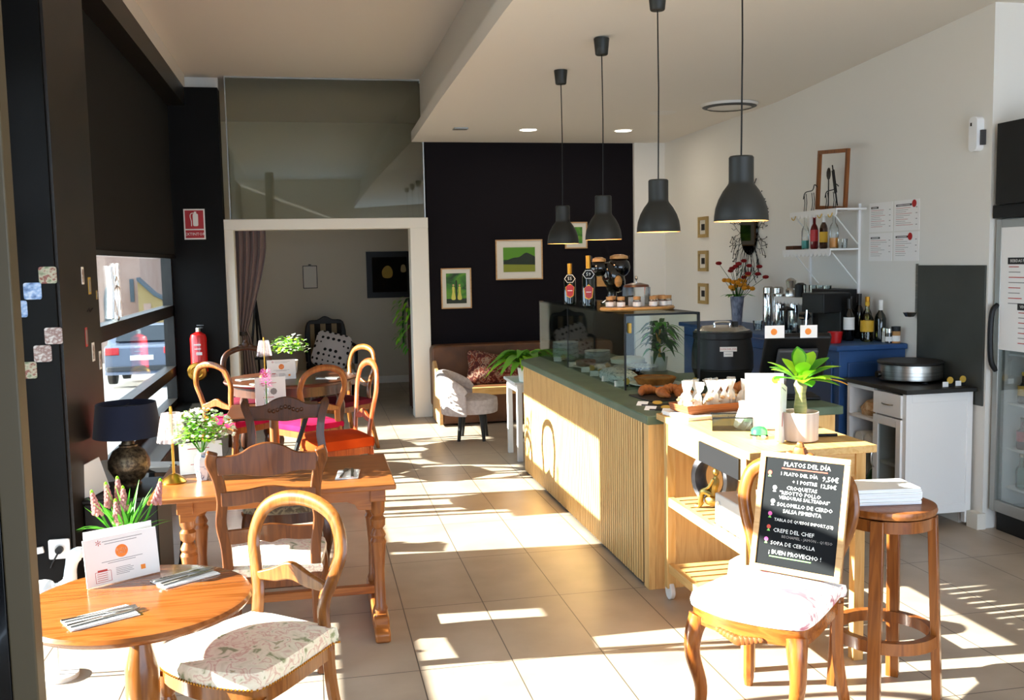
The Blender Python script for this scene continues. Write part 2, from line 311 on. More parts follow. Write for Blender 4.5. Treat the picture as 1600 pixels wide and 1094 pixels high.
struct(b,'ceiling_2','ceiling_white')
# left wall: pillars, header, solid stretch behind the camera
for q in ((-1.75,-1.17,4.88,5.74,0,3.567),(-1.48,-.87,10.62,10.85,0,3.567),(-1.75,-1.5,-2,2.25,0,3.567),(-1.75,-1.38,2.25,4.88,2.68,3.567),(-1.75,-1.5,5.74,10.62,3.38,3.567)): struct(M().bx(*q),'wall_left','black_wall')
struct(M().bx(-1.48,-1.4,10.85,14.2,0,3.8),'wall_left','rear_wall')
b=M(); b.m('black_frame').bx(-1.5,-1.2,5.74,10.62,3.38,3.567); b.m('ceiling_white').bx(-1.75,-1.2,1.2,10.72,3.567,3.71); struct(b,'trim_1')
struct(M().bx(-1.168,-1.155,4.9,5.74,.0,3.56),'trim_2','brown_post')
b=M(); b.bx(-1.5,-1.12,5.74,10.62,0,.3); struct(b,'trim_3','black_frame',.01)
# window bays
def bay(n,y0,y1,z1,mull,ys=()):
    b=M(); b.bx(-1.5,-1.4,y0,y0+.06,.3,z1); b.bx(-1.5,-1.4,y1-.1,y1,.3,z1); b.bx(-1.5,-1.4,y0,y1,z1-.06,z1); b.bx(-1.5,-1.4,y0,y1,.3,.36)
    for z,h in mull: b.bx(-1.5,-1.4,y0,y1,z,z+h)
    for y in ys: b.bx(-1.5,-1.4,y-.03,y+.03,.3,z1)
    o=struct(b,'window_%d'%n,'black_frame'); M().bx(-1.462,-1.456,y0,y1,.3,z1).build('glass','pane',o); return o
bay(1,5.74,10.62,3.4,((.6,.1),(1.22,.11))); bay(2,2.25,4.88,2.68,((.6,.1),(1.86,.09)))
# back wall, opening frame, glazing above
b=M(); b.m('dark_wall').bx(1.29,3.68,10.75,10.95,.1,3.75); b.m('white_wall').bx(3.68,4.3,10.7,10.95,0,3.75); b.bx(-1.48,-.88,10.85,10.95,0,3.75)
struct(b,'wall_back')
b=M(); b.bx(-.88,-.775,10.68,10.9,0,2.21); b.bx(1.09,1.29,10.68,10.9,0,2.21); b.bx(-.88,1.29,10.67,10.9,2.1,2.215); struct(b,'door_1','white_trim',.006)
b=M(); b.m('transom').bx(-.8,1.27,10.76,10.775,2.215,3.71); o=struct(b,'window_3')
M().bx(-.81,-.8,10.75,10.79,2.215,3.71).bx(1.262,1.275,10.75,10.79,2.215,3.71).bx(-.8,1.262,10.75,10.79,3.695,3.71).build('window_frame','alu',o)
struct(M().bx(1.29,3.68,10.735,10.75,0,.1),'baseboard_back','white_trim')
# right wall, recess for the fridge
b=M(); b.bx(4.05,4.2,5.2,10.8,0,3.3); b.bx(4.2,5.6,5.2,5.35,0,3.5); b.bx(5.5,5.7,-2,5.2,0,3.5); struct(b,'wall_right','white_wall')
struct(M().bx(4.0,4.05,5.36,6.0,0,.09).bx(4.0,4.06,5.18,5.28,0,.1),'baseboard_right','white_trim')
# rear room
b=M(); b.m('rear_wall').bx(-1.48,2.4,14.0,14.2,0,2.93); b.bx(-1.48,2.4,14.08,14.2,2.93,3.75); b.bx(2.3,2.45,10.95,14.2,0,3.75); struct(b,'wall_rear')
struct(M().bx(1.26,2.45,10.95,14.2,3.71,3.8),'ceiling_3','ceiling_white'); struct(M().bx(-1.39,2.3,13.985,14.0,0,.1),'baseboard_rear','white_trim')
# front of the shop behind the camera: high lintel over an unseen gap left open for sky fill
struct(M().bx(-1.75,5.7,-2.1,-2,2.75,3.8).bx(-1.75,-1.0,-2.1,-2,0,2.75).bx(4.8,5.7,-2.1,-2,0,2.75),'wall_front','white_wall')
# near door post at the left edge of the view
b=M(); b.m('olive').bx(-.665,-.612,2.2,2.26,0,3.5); b.m('black_gloss').bx(-.78,-.665,2.205,2.26,0,3.5); struct(b,'trim_4',None,.004)
# ================================================================ tables, chairs and what stands on them (window side)
ELL=[(1.25*math.cos(2*PI*j/10),.7*math.sin(2*PI*j/10)) for j in range(10)]
TURN=[(.014,0),(.02,.02),(.016,.05),(.03,.07),(.034,.12),(.024,.16),(.018,.19),(.028,.22),(.02,.25),(.03,.29),(.032,.33),(.022,.36),(.03,.38),(.028,.44)]
def turned(h,k=1): return [(r*k,z*h/.44) for r,z in TURN]
def cabriole(sx,sy,x,y,h,k=1.0):
    return spl([(x,y,h),(x+sx*.012,y+sy*.02,h*.86),(x+sx*.016,y+sy*.022,h*.66),(x-sx*.004,y-sy*.004,h*.36),(x+sx*.004,y+sy*.004,h*.12),(x+sx*.02,y+sy*.03,.012)],5)
def seat_outline(wf,wb,d):
    return spl2([(wb/2-.02,-d/2),(wb/2,-d/2+.03),(wf/2-.005,d/2-.09),(wf/2-.05,d/2-.01),(0,d/2+.025),(-wf/2+.05,d/2-.01),(-wf/2+.005,d/2-.09),(-wb/2,-d/2+.03),(-wb/2+.02,-d/2)],4,True)
def balloon_chair(name,label,loc,rz,wz,fab,top=.93,sz=.46,carved=False,nails=False,lw=.2,group=None,turnleg=True,fabh=.05,rail=0):
    t=thing(name,label,'chair',loc,rz,group)
    k=top-.93
    L_=[(-.165,-.2,sz-.05),(-.15,-.205,.56),(-lw+.025,-.225,.66+k*.5),(-lw,-.245,.76+k*.8),(-lw+.03,-.262,.86+k),(-.1,-.272,.908+k),(0,-.275,.925+k)]
    pts=L_+[(-x,y,z) for x,y,z in L_[-2::-1]]
    b=M().tube(spl(pts,5),.021,10,sec=ELL,up=(0,1,0)); bf=b.build('back_frame',wz,t)
    ar=[(-.155,.60),(-.08,.625),(0,.655),(.08,.625),(.155,.60)]; ar=[(x,z+k*.4+rail) for x,z in ar]
    poly=[(p[0],p[1]) for p in spl2(ar,5)]; low=[(x,z-.045-.018*math.cos(x*16)) for x,z in poly]
    M().prism(poly+low[::-1],-.228,-.205).build('back_rail',wz,t,.005)
    if carved:
        c=M()
        for x,z,r in ((0,.95,.035),(-.045,.935,.026),(.045,.935,.026),(-.085,.915,.018),(.085,.915,.018),(0,.985,.018)): c.ball((x,-.275,z+k),r,8,1,1,.6)
        c.build('carved_crest',wz,t)
    for s_ in (-1,1):
        M().tube(spl([(s_*.165,-.2,sz-.02),(s_*.17,-.215,.25),(s_*.185,-.27,0)],4),[.022]*8+[.018],8,sec=None).build('leg',wz,t)
        if turnleg: M().lathe([(r,z) for r,z in turned(sz-.06)],14,(s_*.2,.17,0)).build('leg',wz,t)
        else:
            p=cabriole(s_,1,s_*.19,.165,sz-.04); M().tube(p,[.034-.018*i/(len(p)-1) for i in range(len(p))],8).build('leg',wz,t)
    out=seat_outline(.46,.37,.43)
    M().prism([(x*.97,y*.97) for x,y in out],sz-.08,sz-.025,'Z').build('seat_frame',wz,t,.006)
    M().pad(out,sz-.03,fabh,.022).build('seat',fab,t)
    if nails:
        n=M(); P=[V((x,y,0)) for x,y in seat_outline(.468,.378,.438)]
        q=[];
        for a,b_ in zip(P,P[1:]+P[:1]):
            c=max(1,int((b_-a).length/.011)); q+=[a.lerp(b_,i/c) for i in range(c)]
        for p in q: n.ball((p.x,p.y,sz-.024),.0042,5)
        n.build('nail_trim','brass',t)
        for s_ in (-1,1): M().tube([(s_*.178,-.24,.2),(s_*.2,.17,.2)],.011,8).build('stretcher',wz,t)
        M().tube([(-.19,-.03,.2),(.19,-.03,.2)],.011,8).build('stretcher',wz,t)
    return t
near=balloon_chair('balloon_back_chair','honey wood balloon-back chair with brass-nailed floral tapestry seat beside the near round table',(-.245,3.22,0),face(-.66,-.75),'honey_z','tapestry',nails=True,top=.91,fabh=.062,rail=.045)
balloon_chair('balloon_back_chair','dark balloon-back chair between the window and the far round table, with a magenta seat',(-.63,8.2,0),face(.65,.75),'cherry_z','magenta',top=.95,lw=.19)
balloon_chair('balloon_back_chair','brown balloon-back chair with magenta seat, its back to the room, at the far round table',(-.06,7.84,0),face(-.5,.86),'oak_z','magenta',lw=.2)
balloon_chair('balloon_back_chair','reddish wooden balloon-back chair with a bright orange seat',(.13,6.86,0),face(-.96,-.28),'orange_wood','orange_fabric',top=1.03,sz=.48,lw=.2,fabh=.07)
balloon_chair('balloon_back_chair','sunlit honey-coloured balloon-back chair with dark red seat behind the far round table',(.24,9.02,0),face(-.75,-.5),'honey_z','maroon',top=.95,lw=.19)
balloon_chair('carved_chair','dark chair with a carved crest standing behind the far round table by the curtain',(-.56,9.28,0),face(.25,-.95),'walnut_z','maroon',top=.95,carved=True,lw=.22)
def ladder_chair(name,label,loc,rz,wz,fab,top=1.0,carve=False,slats=True):
    t=thing(name,label,'chair',loc,rz); k=top-1.0
    for s_ in (-1,1):
        p=spl([(s_*.178,-.2,.40),(s_*.182,-.205,.55),(s_*.198,-.215,.66),(s_*.188,-.23,.76),(s_*.2,-.25,.86),(s_*.222,-.27,.93),(s_*.212,-.28,.972+k)],4)
        M().tube(p,.022,4,sec=[(-1,-.75),(1,-.75),(1,.75),(-1,.75)],up=(0,1,0)).build('back_post',wz,t,.006)
        p=spl([(s_*.178,-.2,.42),(s_*.18,-.215,.22),(s_*.19,-.26,0)],4); M().tube(p,.021,8).build('leg',wz,t)
        p=cabriole(s_,1,s_*.19,.18,.42); M().tube(p,[.036-.019*i/(len(p)-1) for i in range(len(p))],8).build('leg',wz,t)
    up=spl2([(-.205,.955),(-.15,.955),(-.11,.962),(-.06,.99),(0,1.003),(.06,.99),(.11,.962),(.15,.955),(.205,.955)],4)
    lo=spl2([(-.195,.875),(-.12,.878),(-.06,.868),(0,.862),(.06,.868),(.12,.878),(.195,.875)],4)
    M().prism([(x,z+k) for x,z in up+lo[::-1]],-.283,-.262).build('crest_rail',wz,t,.004)
    if carve:
        c=M()
        for i in range(-4,5):
            c.ball((i*.022,-.26,.935+k+.012*math.cos(i)),.011,6,1.2,1,.5); c.ball((i*.022,-.285,.935+k+.012*math.cos(i)),.011,6,1.2,1,.5)
        c.build('carving',wz,t)
    if slats:
        for z0,y0,w in ((.80,-.247,.19),(.63,-.212,.185)):
            up=spl2([(-w,z0),(-w*.5,z0+.004),(0,z0+.018),(w*.5,z0+.004),(w,z0)],4); lo=spl2([(-w,z0-.06),(-w*.6,z0-.058),(-w*.25,z0-.05),(0,z0-.062),(w*.25,z0-.05),(w*.6,z0-.058),(w,z0-.06)],4)
            M().prism(up+lo[::-1],y0-.009,y0+.009).build('slat',wz,t,.003)
    out=seat_outline(.46,.39,.44)
    M().prism([(x*.97,y*.97) for x,y in out],.37,.43,'Z').build('seat_frame',wz,t,.005)
    M().pad(out,.425,.04,.02).build('seat',fab,t)
    return t
ladder_chair('ladder_back_chair','brown ladder-back chair tucked under the near side of the long oak table',(-.2,4.3,0),0,'ladder_wood','tapestry')
ladder_chair('ladder_back_chair','dark carved-crest chair facing the room across the long oak table',(-.165,5.33,0),PI,'ladder_dark','tapestry_dark',top=.975,carve=True,slats=False)
# near round pedestal table
def round_table(name,label,loc,r,h,mat,legm,rz=0,apron=False):
    t=thing(name,label,'table',loc,rz)
    M().lathe([(0,h-.035),(r-.03,h-.035),(r-.012,h-.03),(r,h-.014),(r-.006,h-.003),(r-.02,h),(0,h)],64).build('tabletop',mat,t)
    if apron:
        M().lathe([(r-.1,h-.036),(r-.06,h-.036),(r-.06,h-.12),(r-.1,h-.12)],40).build('apron',legm,t)
        for a in (45,135,225,315):
            M().lathe([(q*1.25,z) for q,z in turned(h-.05)],12,((r-.11)*math.cos(R(a)),(r-.11)*math.sin(R(a)),0)).build('leg',legm,t)
    else:
        M().lathe([(.05,.1),(.055,.14),(.04,.17),(.034,.22),(.04,.3),(.052,.42),(.05,.5),(.034,.56),(.03,.585),(.05,.6),(.052,.625),(.04,.64),(.075,h-.036),(0,h-.036)],24).build('pedestal',legm,t)
        for i in range(3):
            p=spl([(.03,0,.17),(.12,0,.14),(.2,0,.06),(.27,0,.02)],4); M().at(RZ(R(30+120*i))).tube(p,[.032-.014*j/(len(p)-1) for j in range(len(p))],8).build('foot',legm,t)
    return t
round_table('round_pedestal_table','small round polished wooden pedestal table in the foreground by the door post',(-.55,3.045,0),.338,.72,'table_wood','honey_z')
round_table('round_table','dark round dining table at the far end below the curtain',(-.2,8.66,0),.57,.74,'walnut','walnut_z',R(20),True)
# long oak trestle table
t=thing('trestle_table','long oak trestle table with turned legs and a stretcher','table',(0,0,0))
b=M().bx(-.72,.345,4.30,5.03,.705,.73); b.build('tabletop','oak_x',t,.006)
def apron(x0,x1): return [(x0,.70),(x1,.70),(x1,.60),(x1-.06,.605),(x1-.075,.63),(x1-.11,.645),(x0+.11,.645),(x0+.075,.63),(x0+.06,.605),(x0,.60)]
for y in (4.375,4.94): M().prism(apron(-.6,.235),y,y+.02).build('apron','oak_x',t,.002)
for x in (-.575,.265):
    M().bx(x-.035,x+.035,4.36,4.97,.64,.703).build('top_bearer','oak_x',t,.004)
    foot=[(4.29,0),(5.04,0),(5.04,.045),(4.99,.06),(4.97,.1),(4.36,.1),(4.34,.06),(4.29,.045)]
    M().prism(foot,x-.035,x+.035,'X').build('foot','oak_x',t,.01)
    for y in (4.43,4.9):
        M().lathe([(.03,.1),(.034,.12),(.026,.14),(.024,.3),(.034,.42),(.038,.44),(.03,.455),(.036,.47),(.03,.485),(.022,.5),(.034,.515),(.036,.545),(.024,.56),(.034,.58),(.036,.64)],18,(x,y,0)).build('leg','oak_z',t)
M().bx(-.61,.30,4.645,4.685,.115,.155).build('stretcher','oak_x',t,.004)
# second small dark table
t=thing('side_table','dark wooden table with splayed black leg behind the carved-crest chair','table')
M().bx(-.58,.02,6.45,7.08,.715,.74).build('tabletop','walnut',t,.008); M().bx(-.4,-.16,6.6,6.95,.69,.715).build('bearer','walnut',t,.003)
M().tube([(-.28,6.77,.69),(-.28,6.77,.03)],.032,10).build('pedestal','oak_z',t)
for a in (0,90,180,270): M().at(T(-.28,6.77,0)@RZ(R(a))).tube([(0,0,.06),(.12,0,.05),(.24,0,.02)],[.028,.024,.018],8).build('foot','oak_z',t)
M().tube([(-.06,6.52,.71),(-.2,6.55,.3),(-.3,6.57,0.012)],.016,8).build('brace','black',t)
# ------------------------------------------------ cutlery, menus
def napkin(loc,rz,label,sz=(.105,.19),stack=1):
    b=M().bx(-sz[0]/2,sz[0]/2,-sz[1]/2,sz[1]/2,0,.003); b.at(RZ(R(2))).bx(-sz[0]/2+.004,sz[0]/2-.003,-sz[1]/2+.004,sz[1]/2-.005,.003,.006)
    return tag(b.build('napkin','paper',None,.001),label,'napkin','folded paper napkins',loc,rz)
def knife(loc,rz,label):
    b=M().prism([(-.007,-.1),(.007,-.1),(.006,0),(-.006,0)],0,.006,'Z'); b.prism(spl2([(-.005,0),(.007,.0),(.009,.06),(.006,.09),(-.003,.11),(-.005,.05)],3,True),.001,.0035,'Z')
    return tag(b.build('table_knife','steel',None,.001),label,'knife','cutlery on the napkins',loc,rz)
def fork(loc,rz,label):
    b=M().prism([(-.007,-.1),(.007,-.1),(.003,.02),(-.003,.02)],0,.005,'Z'); b.prism([(-.003,.02),(.003,.02),(.012,.045),(.012,.06),(-.012,.06),(-.012,.045)],.001,.004,'Z')
    for i in range(4): b.bx(-.012+i*.0067,-.0085+i*.0067,.06,.105,.001,.004)
    return tag(b.build('table_fork','steel',None,.0008),label,'fork','cutlery on the napkins',loc,rz)
def setting(x,y,z,rz,where):
    napkin((x,y,z+.0005),rz,'folded white napkin '+where); c,s_=math.cos(rz),math.sin(rz)
    knife((x+c*.02,y+s_*.02,z+.0075),rz+R(4),'steel knife on the napkin '+where)
    fork((x-c*.018,y-s_*.018,z+.0075),rz-R(5),'steel fork on the napkin '+where)
setting(-.625,2.885,.72,R(-62),'at the near edge of the near round table')
setting(-.43,3.20,.72,R(-55),'beside the standing menu card on the near round table')
setting(-.37,4.86,.73,R(-8),'at the back of the long oak table')
setting(.14,4.56,.73,R(-6),'at the right end of the long oak table')
setting(-.02,6.62,.74,R(20),'on the dark table by the pink hyacinth')
setting(-.56,8.62,.74,R(-60),'at the left of the far round table')
setting(.12,8.45,.74,R(70),'at the right of the far round table')
setting(-.42,8.25,.74,R(-70),'at the front of the far round table')
def menu_card(loc,rz,label,w=.235,h=.15,logo=True,tilt=8,front='paper'):
    t=thing('menu_card',label,'menu',loc,0,None,(R(-tilt),0,rz))
    M().bx(-w/2,w/2,-.0015,.0015,0,h).build('card',front,t)
    b=M(); f=lambda x,z:UP(x,-.0022,z)
    if logo:
        b.m('logo_grad').at(UP(0,-.002,h*.64)).lathe([(0,.0002),(h*.135,.0002)],28).at(MX())
        b.m('paper').text('SUCRE',h*.075,f(0,h*.672)).text('SALÉ',h*.075,f(0,h*.605))
        b.m('ink_grey')
        for i,z in enumerate((.9,.845,.47,.43)): b.at(UP(.0,-.002,h*z)).bx(-w*(.25,.22,.28,.2)[i],w*(.3,.22,.28,.18)[i],-h*.006,h*.006,0,.0003)
        for i in range(5): b.at(UP(w*.0,-.002,h*(.3-.035*i))).bx(-w*.1,w*(.1,.14,.12,.14,.08)[i],-h*.005,h*.005,0,.0003)
        b.m('ink_red')
        x0,x1,z0,z1=-w*.38,-w*.17,h*.06,h*.28
        for q in ((x0,x1,z0,z0+.0012),(x0,x1,z1,z1+.0012),(x0,x0+.0012,z0,z1),(x1,x1+.0012,z0,z1)): b.at(UP(0,-.002,0)).bx(q[0],q[1],q[2],q[3],0,.0003)
        b.at(UP(-w*.275,-.002,h*.3)).bx(-w*.07,w*.06,-h*.022,h*.022,0,.0003)
        for i in range(4): b.at(UP(-w*.275,-.002,h*(.24-.045*i))).bx(-w*.08,w*.06,-h*.005,h*.005,0,.0003)
        b.m('orange_logo').at(UP(w*.27,-.002,h*.2)).bx(-h*.05,h*.05,-h*.05,h*.05,0,.0003)
        b.m('ink_red').at(UP(-w*.3,-.002,h*.83)).text('*',h*.3,MX())
    else:
        b.m('ink_red').at(UP(0,-.002,h*.3)).bx(-w*.25,w*.1,-h*.01,h*.01,0,.0003)
        b.at(UP(0,-.002,h*.8)).bx(-w*.3,w*.2,-h*.01,h*.01,0,.0003); b.m('ink_grey').at(UP(w*.1,-.002,h*.5)).ball((0,0,0),h*.12,8,.1)
    b.at(MX()); b.build('print',None,t); return t
menu_card((-.62,3.225,.722),R(32),'standing white menu card with an orange round logo on the near round table')
M_=menu_card((-.635,3.262,.722),R(28),'second menu card tucked behind the logo card on the near round table',.215,.165,False,5)
menu_card((-.545,4.80,.732),R(15),'white menu card standing behind the small flower vase on the long oak table',.2,.15,False,4)
menu_card((-.30,6.93,.742),R(10),'white menu card behind the pink hyacinth on the dark table',.21,.2,False,4)
menu_card((-.27,8.52,.742),R(8),'white menu card with orange logo standing on the far round table',.24,.17,True,6)
# ------------------------------------------------ plants on the tables
def hyacinth():
    t=thing('potted_hyacinth','potted pink hyacinth with long green leaves behind the menu card','plant',(-.635,3.37,.722))
    M().lathe([(0,0),(.035,0),(.045,.09),(.04,.09),(.036,.075),(0,.075)],18).build('pot','plastic_white',t)
    b=M()
    for i in range(44):
        a=random.uniform(0,2*PI); e=random.uniform(.25,1.3); b.leaf((random.uniform(-.015,.015),random.uniform(-.01,.015),.085),(math.cos(a)*e,math.sin(a)*e*.6,1),random.uniform(.17,.25),.017,random.uniform(.1,.5)*e,7,.3,.6)
    b.build('leaves','leaf',t)
    for x,y,z in ((-.085,.0,.215),(-.05,.02,.235),(.0,-.01,.225),(-.02,.03,.25),(-.02,-.02,.185),(.1,.0,.24)):
        s=M(); s.m('leaf').tube([(x*.2,y*.2,.08),(x*.7,y,z*.7),(x,y,z)],.004,6); s.m('petal_pink'); dx=x*.35
        for i in range(46):
            u=i/46; a=i*2.4; r=.0135*(1-u*.75); s.ball((x+dx*u*.5+r*math.cos(a),y+r*math.sin(a),z-.03+u*.075),.0062*(1-.35*u),5,1.4)
        s.m('leaf_light').ball((x+dx*.5,y,z+.045),.006,6,1.8); s.build('flower_spike',None,t)
hyacinth()
def bushy(b,n,r,zc,rz,lw=.02,mats=('leaf_light','leaf'),seed=1,flat=.8):
    rg=random.Random(seed)
    for i in range(n):
        a=rg.uniform(0,2*PI); e=rg.uniform(-.5,1.2); q=rg.uniform(.35,1)*r
        p=(q*math.cos(a)*math.cos(e),q*math.sin(a)*math.cos(e),zc+q*flat*math.sin(e))
        b.m(rg.choice(mats)).leaf(p,(math.cos(a)+rg.uniform(-.6,.6),math.sin(a)+rg.uniform(-.6,.6),rg.uniform(-.2,1)),rg.uniform(1.2,2)*lw,lw,.3,3)
t=thing('flower_vase','small blue and white vase of tiny white flowers on the long oak table','vase',(-.525,4.655,.73))
M().lathe([(0,0),(.026,0),(.03,.02),(.036,.07),(.034,.1),(.02,.122),(.022,.132),(.018,.132),(.016,.12),(0,.118)],6,(0,0,0),.3).build('vase','ceramic_blue',t)
b=M(); bushy(b,520,.14,.225,0,.019,('leaf_light','fern','petal_white','fern'),3,.75)
for i in range(26):
    a=random.uniform(0,2*PI); q=random.uniform(.02,.1); b.m('leaf').tube([(0,0,.12),(q*.5*math.cos(a),q*.5*math.sin(a),.19),(q*math.cos(a),q*math.sin(a),.26-q*.5)],.0012,4)
b.build('foliage',None,t)
b=M().m('petal_white'); rg=random.Random(5)
for i in range(120):
    a=rg.uniform(0,2*PI); e=rg.uniform(-.2,1.4); q=.15; p=(q*math.cos(a)*math.cos(e),q*math.sin(a)*math.cos(e),.225+q*.72*math.sin(e)); b.m('petal_white' if i%9 else 'petal_orange').ball(p,.0095,5,.6)
b.build('blossoms',None,t)
def pleated_lamp(loc,label,k=1.0):
    t=thing('table_lamp',label,'lamp',loc)
    M().lathe([(0,0),(.055,0),(.056,.006),(.045,.02),(.02,.038),(.008,.044),(0,.044)],28).build('base','brass',t)
    M().cyl((0,0,.04),.006,.30,10).build('stem','brass',t); M().lathe([(0,0),(.008,0),(.006,.02),(0,.026)],10,(0,0,.335)).build('finial','brass',t)
    f=lambda a,z:1+.07*math.cos(16*a)*(1.2-(z-.19)/.15)
    M().lathe([(.064,.19),(.058,.23),(.049,.29),(.042,.325),(.040,.323),(.047,.288),(.056,.229),(.062,.192)],96,mod=f).build('glass_shade','crystal',t)
pleated_lamp((-.65,4.63,.73),'brass table lamp with a fluted glass shade on the long oak table')
pleated_lamp((-.42,8.75,.74),'brass table lamp with a fluted shade on the far round table')
t=thing('flower_vase','slim clear glass vase with a pink hyacinth on the dark table','vase',(-.32,6.72,.74))
M().lathe([(0,0),(.02,0),(.022,.02),(.014,.06),(.013,.13),(.018,.15)],14).build('vase','clear',t)
b=M().m('leaf').tube([(0,0,.02),(0,0,.2)],.004,6); b.m('petal_magenta'); rg=random.Random(9)
for i in range(70):
    a=i*2.4;u=i/70; r=.045*(1-.55*u)*rg.uniform(.7,1.1); b.leaf((r*.5*math.cos(a),r*.5*math.sin(a),.16+.12*u),(math.cos(a),math.sin(a),.5),.035,.014,.4,3)
b.build('flower_spike',None,t)
t=thing('potted_plant','bright green bushy plant in a small pot on the far round table','plant',(-.2,9.0,.74))
M().lathe([(0,0),(.05,0),(.065,.12),(.06,.12),(.05,.1),(0,.1)],16).build('pot','offwhite',t)
b=M(); bushy(b,190,.16,.23,0,.03,('leaf_light','fern','petal_white'),11,.75); b.build('foliage',None,t)
# ------------------------------------------------ lamp corner by the pillar
t=thing('side_cabinet','black low cabinet under the navy lamp beside the dark pillar','cabinet',(-1.0,5.33,0))
M().bx(-.15,.2,-.25,.22,.05,.55).build('body','black',t,.006); M().bx(-.155,.21,-.26,.23,.55,.57).build('top','black',t,.004)
for x in (-.13,.17):
    for y in (-.22,.19): M().bx(x-.02,x+.02,y-.02,y+.02,0,.05).build('foot','black',t)
t=thing('table_lamp','large lamp with navy drum shade and hammered bronze ball base','lamp',(-.975,5.36,.57))
M().lathe([(0,0),(.055,0),(.06,.012),(.05,.022),(.075,.045),(.105,.1),(.105,.14),(.08,.19),(.045,.212),(.047,.222),(.035,.226),(.028,.25),(.016,.3),(.012,.32),(0,.32)],32).build('base','bronze',t)
b=M(); b.m('navy').lathe([(.172,.27),(.15,.445),(.148,.445),(.17,.27)],40); b.m('steel').tube([(-.15,0,.43),(.15,0,.43)],.002,5).tube([(0,-.15,.43),(0,.15,.43)],.002,5).tube([(0,0,.32),(0,0,.43)],.004,6); b.build('shade',None,t)
tag(M().bx(-.09,.09,-.004,.004,0,.17).m('ochre').build('art_print','paper',None),'pale print on card leaning on the pillar behind the bronze lamp','print',None,(-1.115,5.19,.571),None,(R(-6),R(-14),R(50)))
b=M(); b.m('paper').bx(-.06,.06,-.002,.002,0,.12); tag(b.build('card',None),'small blank card propped behind the bronze lamp','card',None,(-1.08,5.5,.571),None,(R(-8),0,R(20)))
t=thing('folding_stand','black folding stand with pale bolts leaning by the window behind the navy lamp','stand',(-.86,5.98,0),R(-15))
for x in (-.13,.1):
    M().at(T(x,0,0)@RX(R(18))).bx(-.02,.02,-.012,.012,.0,.62).build('leg','black',t,.004)
    M().at(T(x+.03,-.2,0)@RX(R(-20))).bx(-.02,.02,-.012,.012,.0,.6).build('leg','black',t,.004)
M().bx(-.15,.15,-.18,-.02,.54,.575).build('tray','dark_grey',t,.004)
b=M()
for z in (.2,.45):
    b.ball((-.1,-.34+z*.36,z+.02),.012,8)
b.build('bolts','offwhite',t)
# stork figurine
t=thing('bird_figurine','white wooden stork figurine with a long beak standing behind the near round table','figurine',(-1.065,4.28,0),R(10))
b=M().tube(spl([(-.16,0,.36),(-.1,0,.37),(-.03,0,.36),(.02,0,.4),(.03,0,.46),(.045,0,.51),(.075,0,.525),(.1,0,.51)],4),[.004,.02,.04,.05,.058,.062,.062,.058,.052,.046,.04,.036,.032,.028,.026,.025,.024,.024,.025,.028,.03,.031,.03,.028,.026,.022,.018,.012,.006][:29],12); b.build('body','plastic_white',t)
M().tube([(.09,0,.515),(.13,0,.455)],[.012,.002],8).build('beak','plastic_white',t)
for y in (-.02,.02): M().tube([(-.04,y,.33),(-.04,y,.02)],.006,6).build('leg','offwhite',t)
M().cyl((-.04,0,0),.08,.02,20).build('base','offwhite',t)
# pillar: postcards, stickers, socket
for i,(x,z,mt,lb) in enumerate(((-1.199,1.696,'photo1','green and red garden'),(-1.269,1.623,'photo2','pale sky'),(-1.335,1.541,'photo2','deep blue harbour'),(-1.19,1.411,'photo3','red and white street'),(-1.242,1.329,'photo3','black and white'),(-1.311,1.253,'photo1','orange flower'))):
    o=M().at(RX(PI/2)).prism(rr(.078,.078,.01,3),0,.004,'Z').build('picture_magnet',mt); 
    tag(o,['topmost small square picture magnet, mostly green, on the dark pillar','second picture magnet from the top on the pillar, pale sky blue','deep blue picture magnet on the pillar, lowest of the upper three','topmost of the lower three picture magnets, red and white','middle one of the lower three picture magnets on the pillar','lowest picture magnet on the dark pillar, above the socket'][i],'magnet','square picture magnets on the pillar',(x,4.88,z))
for i,(y,z,mt,w,h) in enumerate(((5.379,1.687,'paper',.05,.09),(5.526,1.631,'gold_paint',.06,.09),(5.70,1.578,'brass',.04,.05),(5.383,1.367,'sign_red',.05,.1),(5.525,1.277,'paper',.06,.1),(5.685,1.217,'paper',.05,.1))):
    b=M(); b.m(mt).bx(0,.002,-w/2,w/2,-h/2,h/2); b.m('ink_grey' if mt!='paper' else 'photo3').bx(.002,.0025,-w*.35,w*.35,-h*.38,h*.38)
    tag(b.build('sticker',None),['white-edged dark sticker, top left on the brown pillar side','gold sticker second from the top on the brown pillar side','tiny brass sticker beside the window edge','red sticker on the brown pillar side','pale sticker under the red one on the brown pillar side','lowest pale sticker on the brown pillar side'][i],'sticker','small stickers on the brown pillar side',(-1.155,y,z))
b=M().m('black'); 
for a,c in (((-.06,0),(-.02,.012)),((-.02,.012),(.0,-.006)),((.0,-.006),(.07,.01))): b.tube([(0,a[0],a[1]),(0,c[0],c[1])],.003,5)
tag(b.build('handwritten_mark',None),'short black handwritten mark on the brown pillar side','mark',None,(-1.153,5.5,1.5))
t=thing('power_socket','white square wall socket with a black plug low on the dark pillar','socket',(-1.222,4.88,.39))
M().at(RX(PI/2)).prism(rr(.095,.095,.008,3),0,.012,'Z').build('plate','plastic_white',t); M().at(T(0,-.011,0)@RX(PI/2)).lathe([(.022,0),(.022,.001),(.02,.004),(0,.003)],18).build('inset','offwhite',t)
b=M().at(T(.004,-.012,0)@RX(PI/2)).cyl((0,0,0),.017,.03,14).at(MX()).tube(spl([(.004,-.04,-.005),(-.01,-.045,-.03),(-.03,-.02,-.06),(-.045,-.004,-.09)],4),.004,6); b.build('plug','black',t)
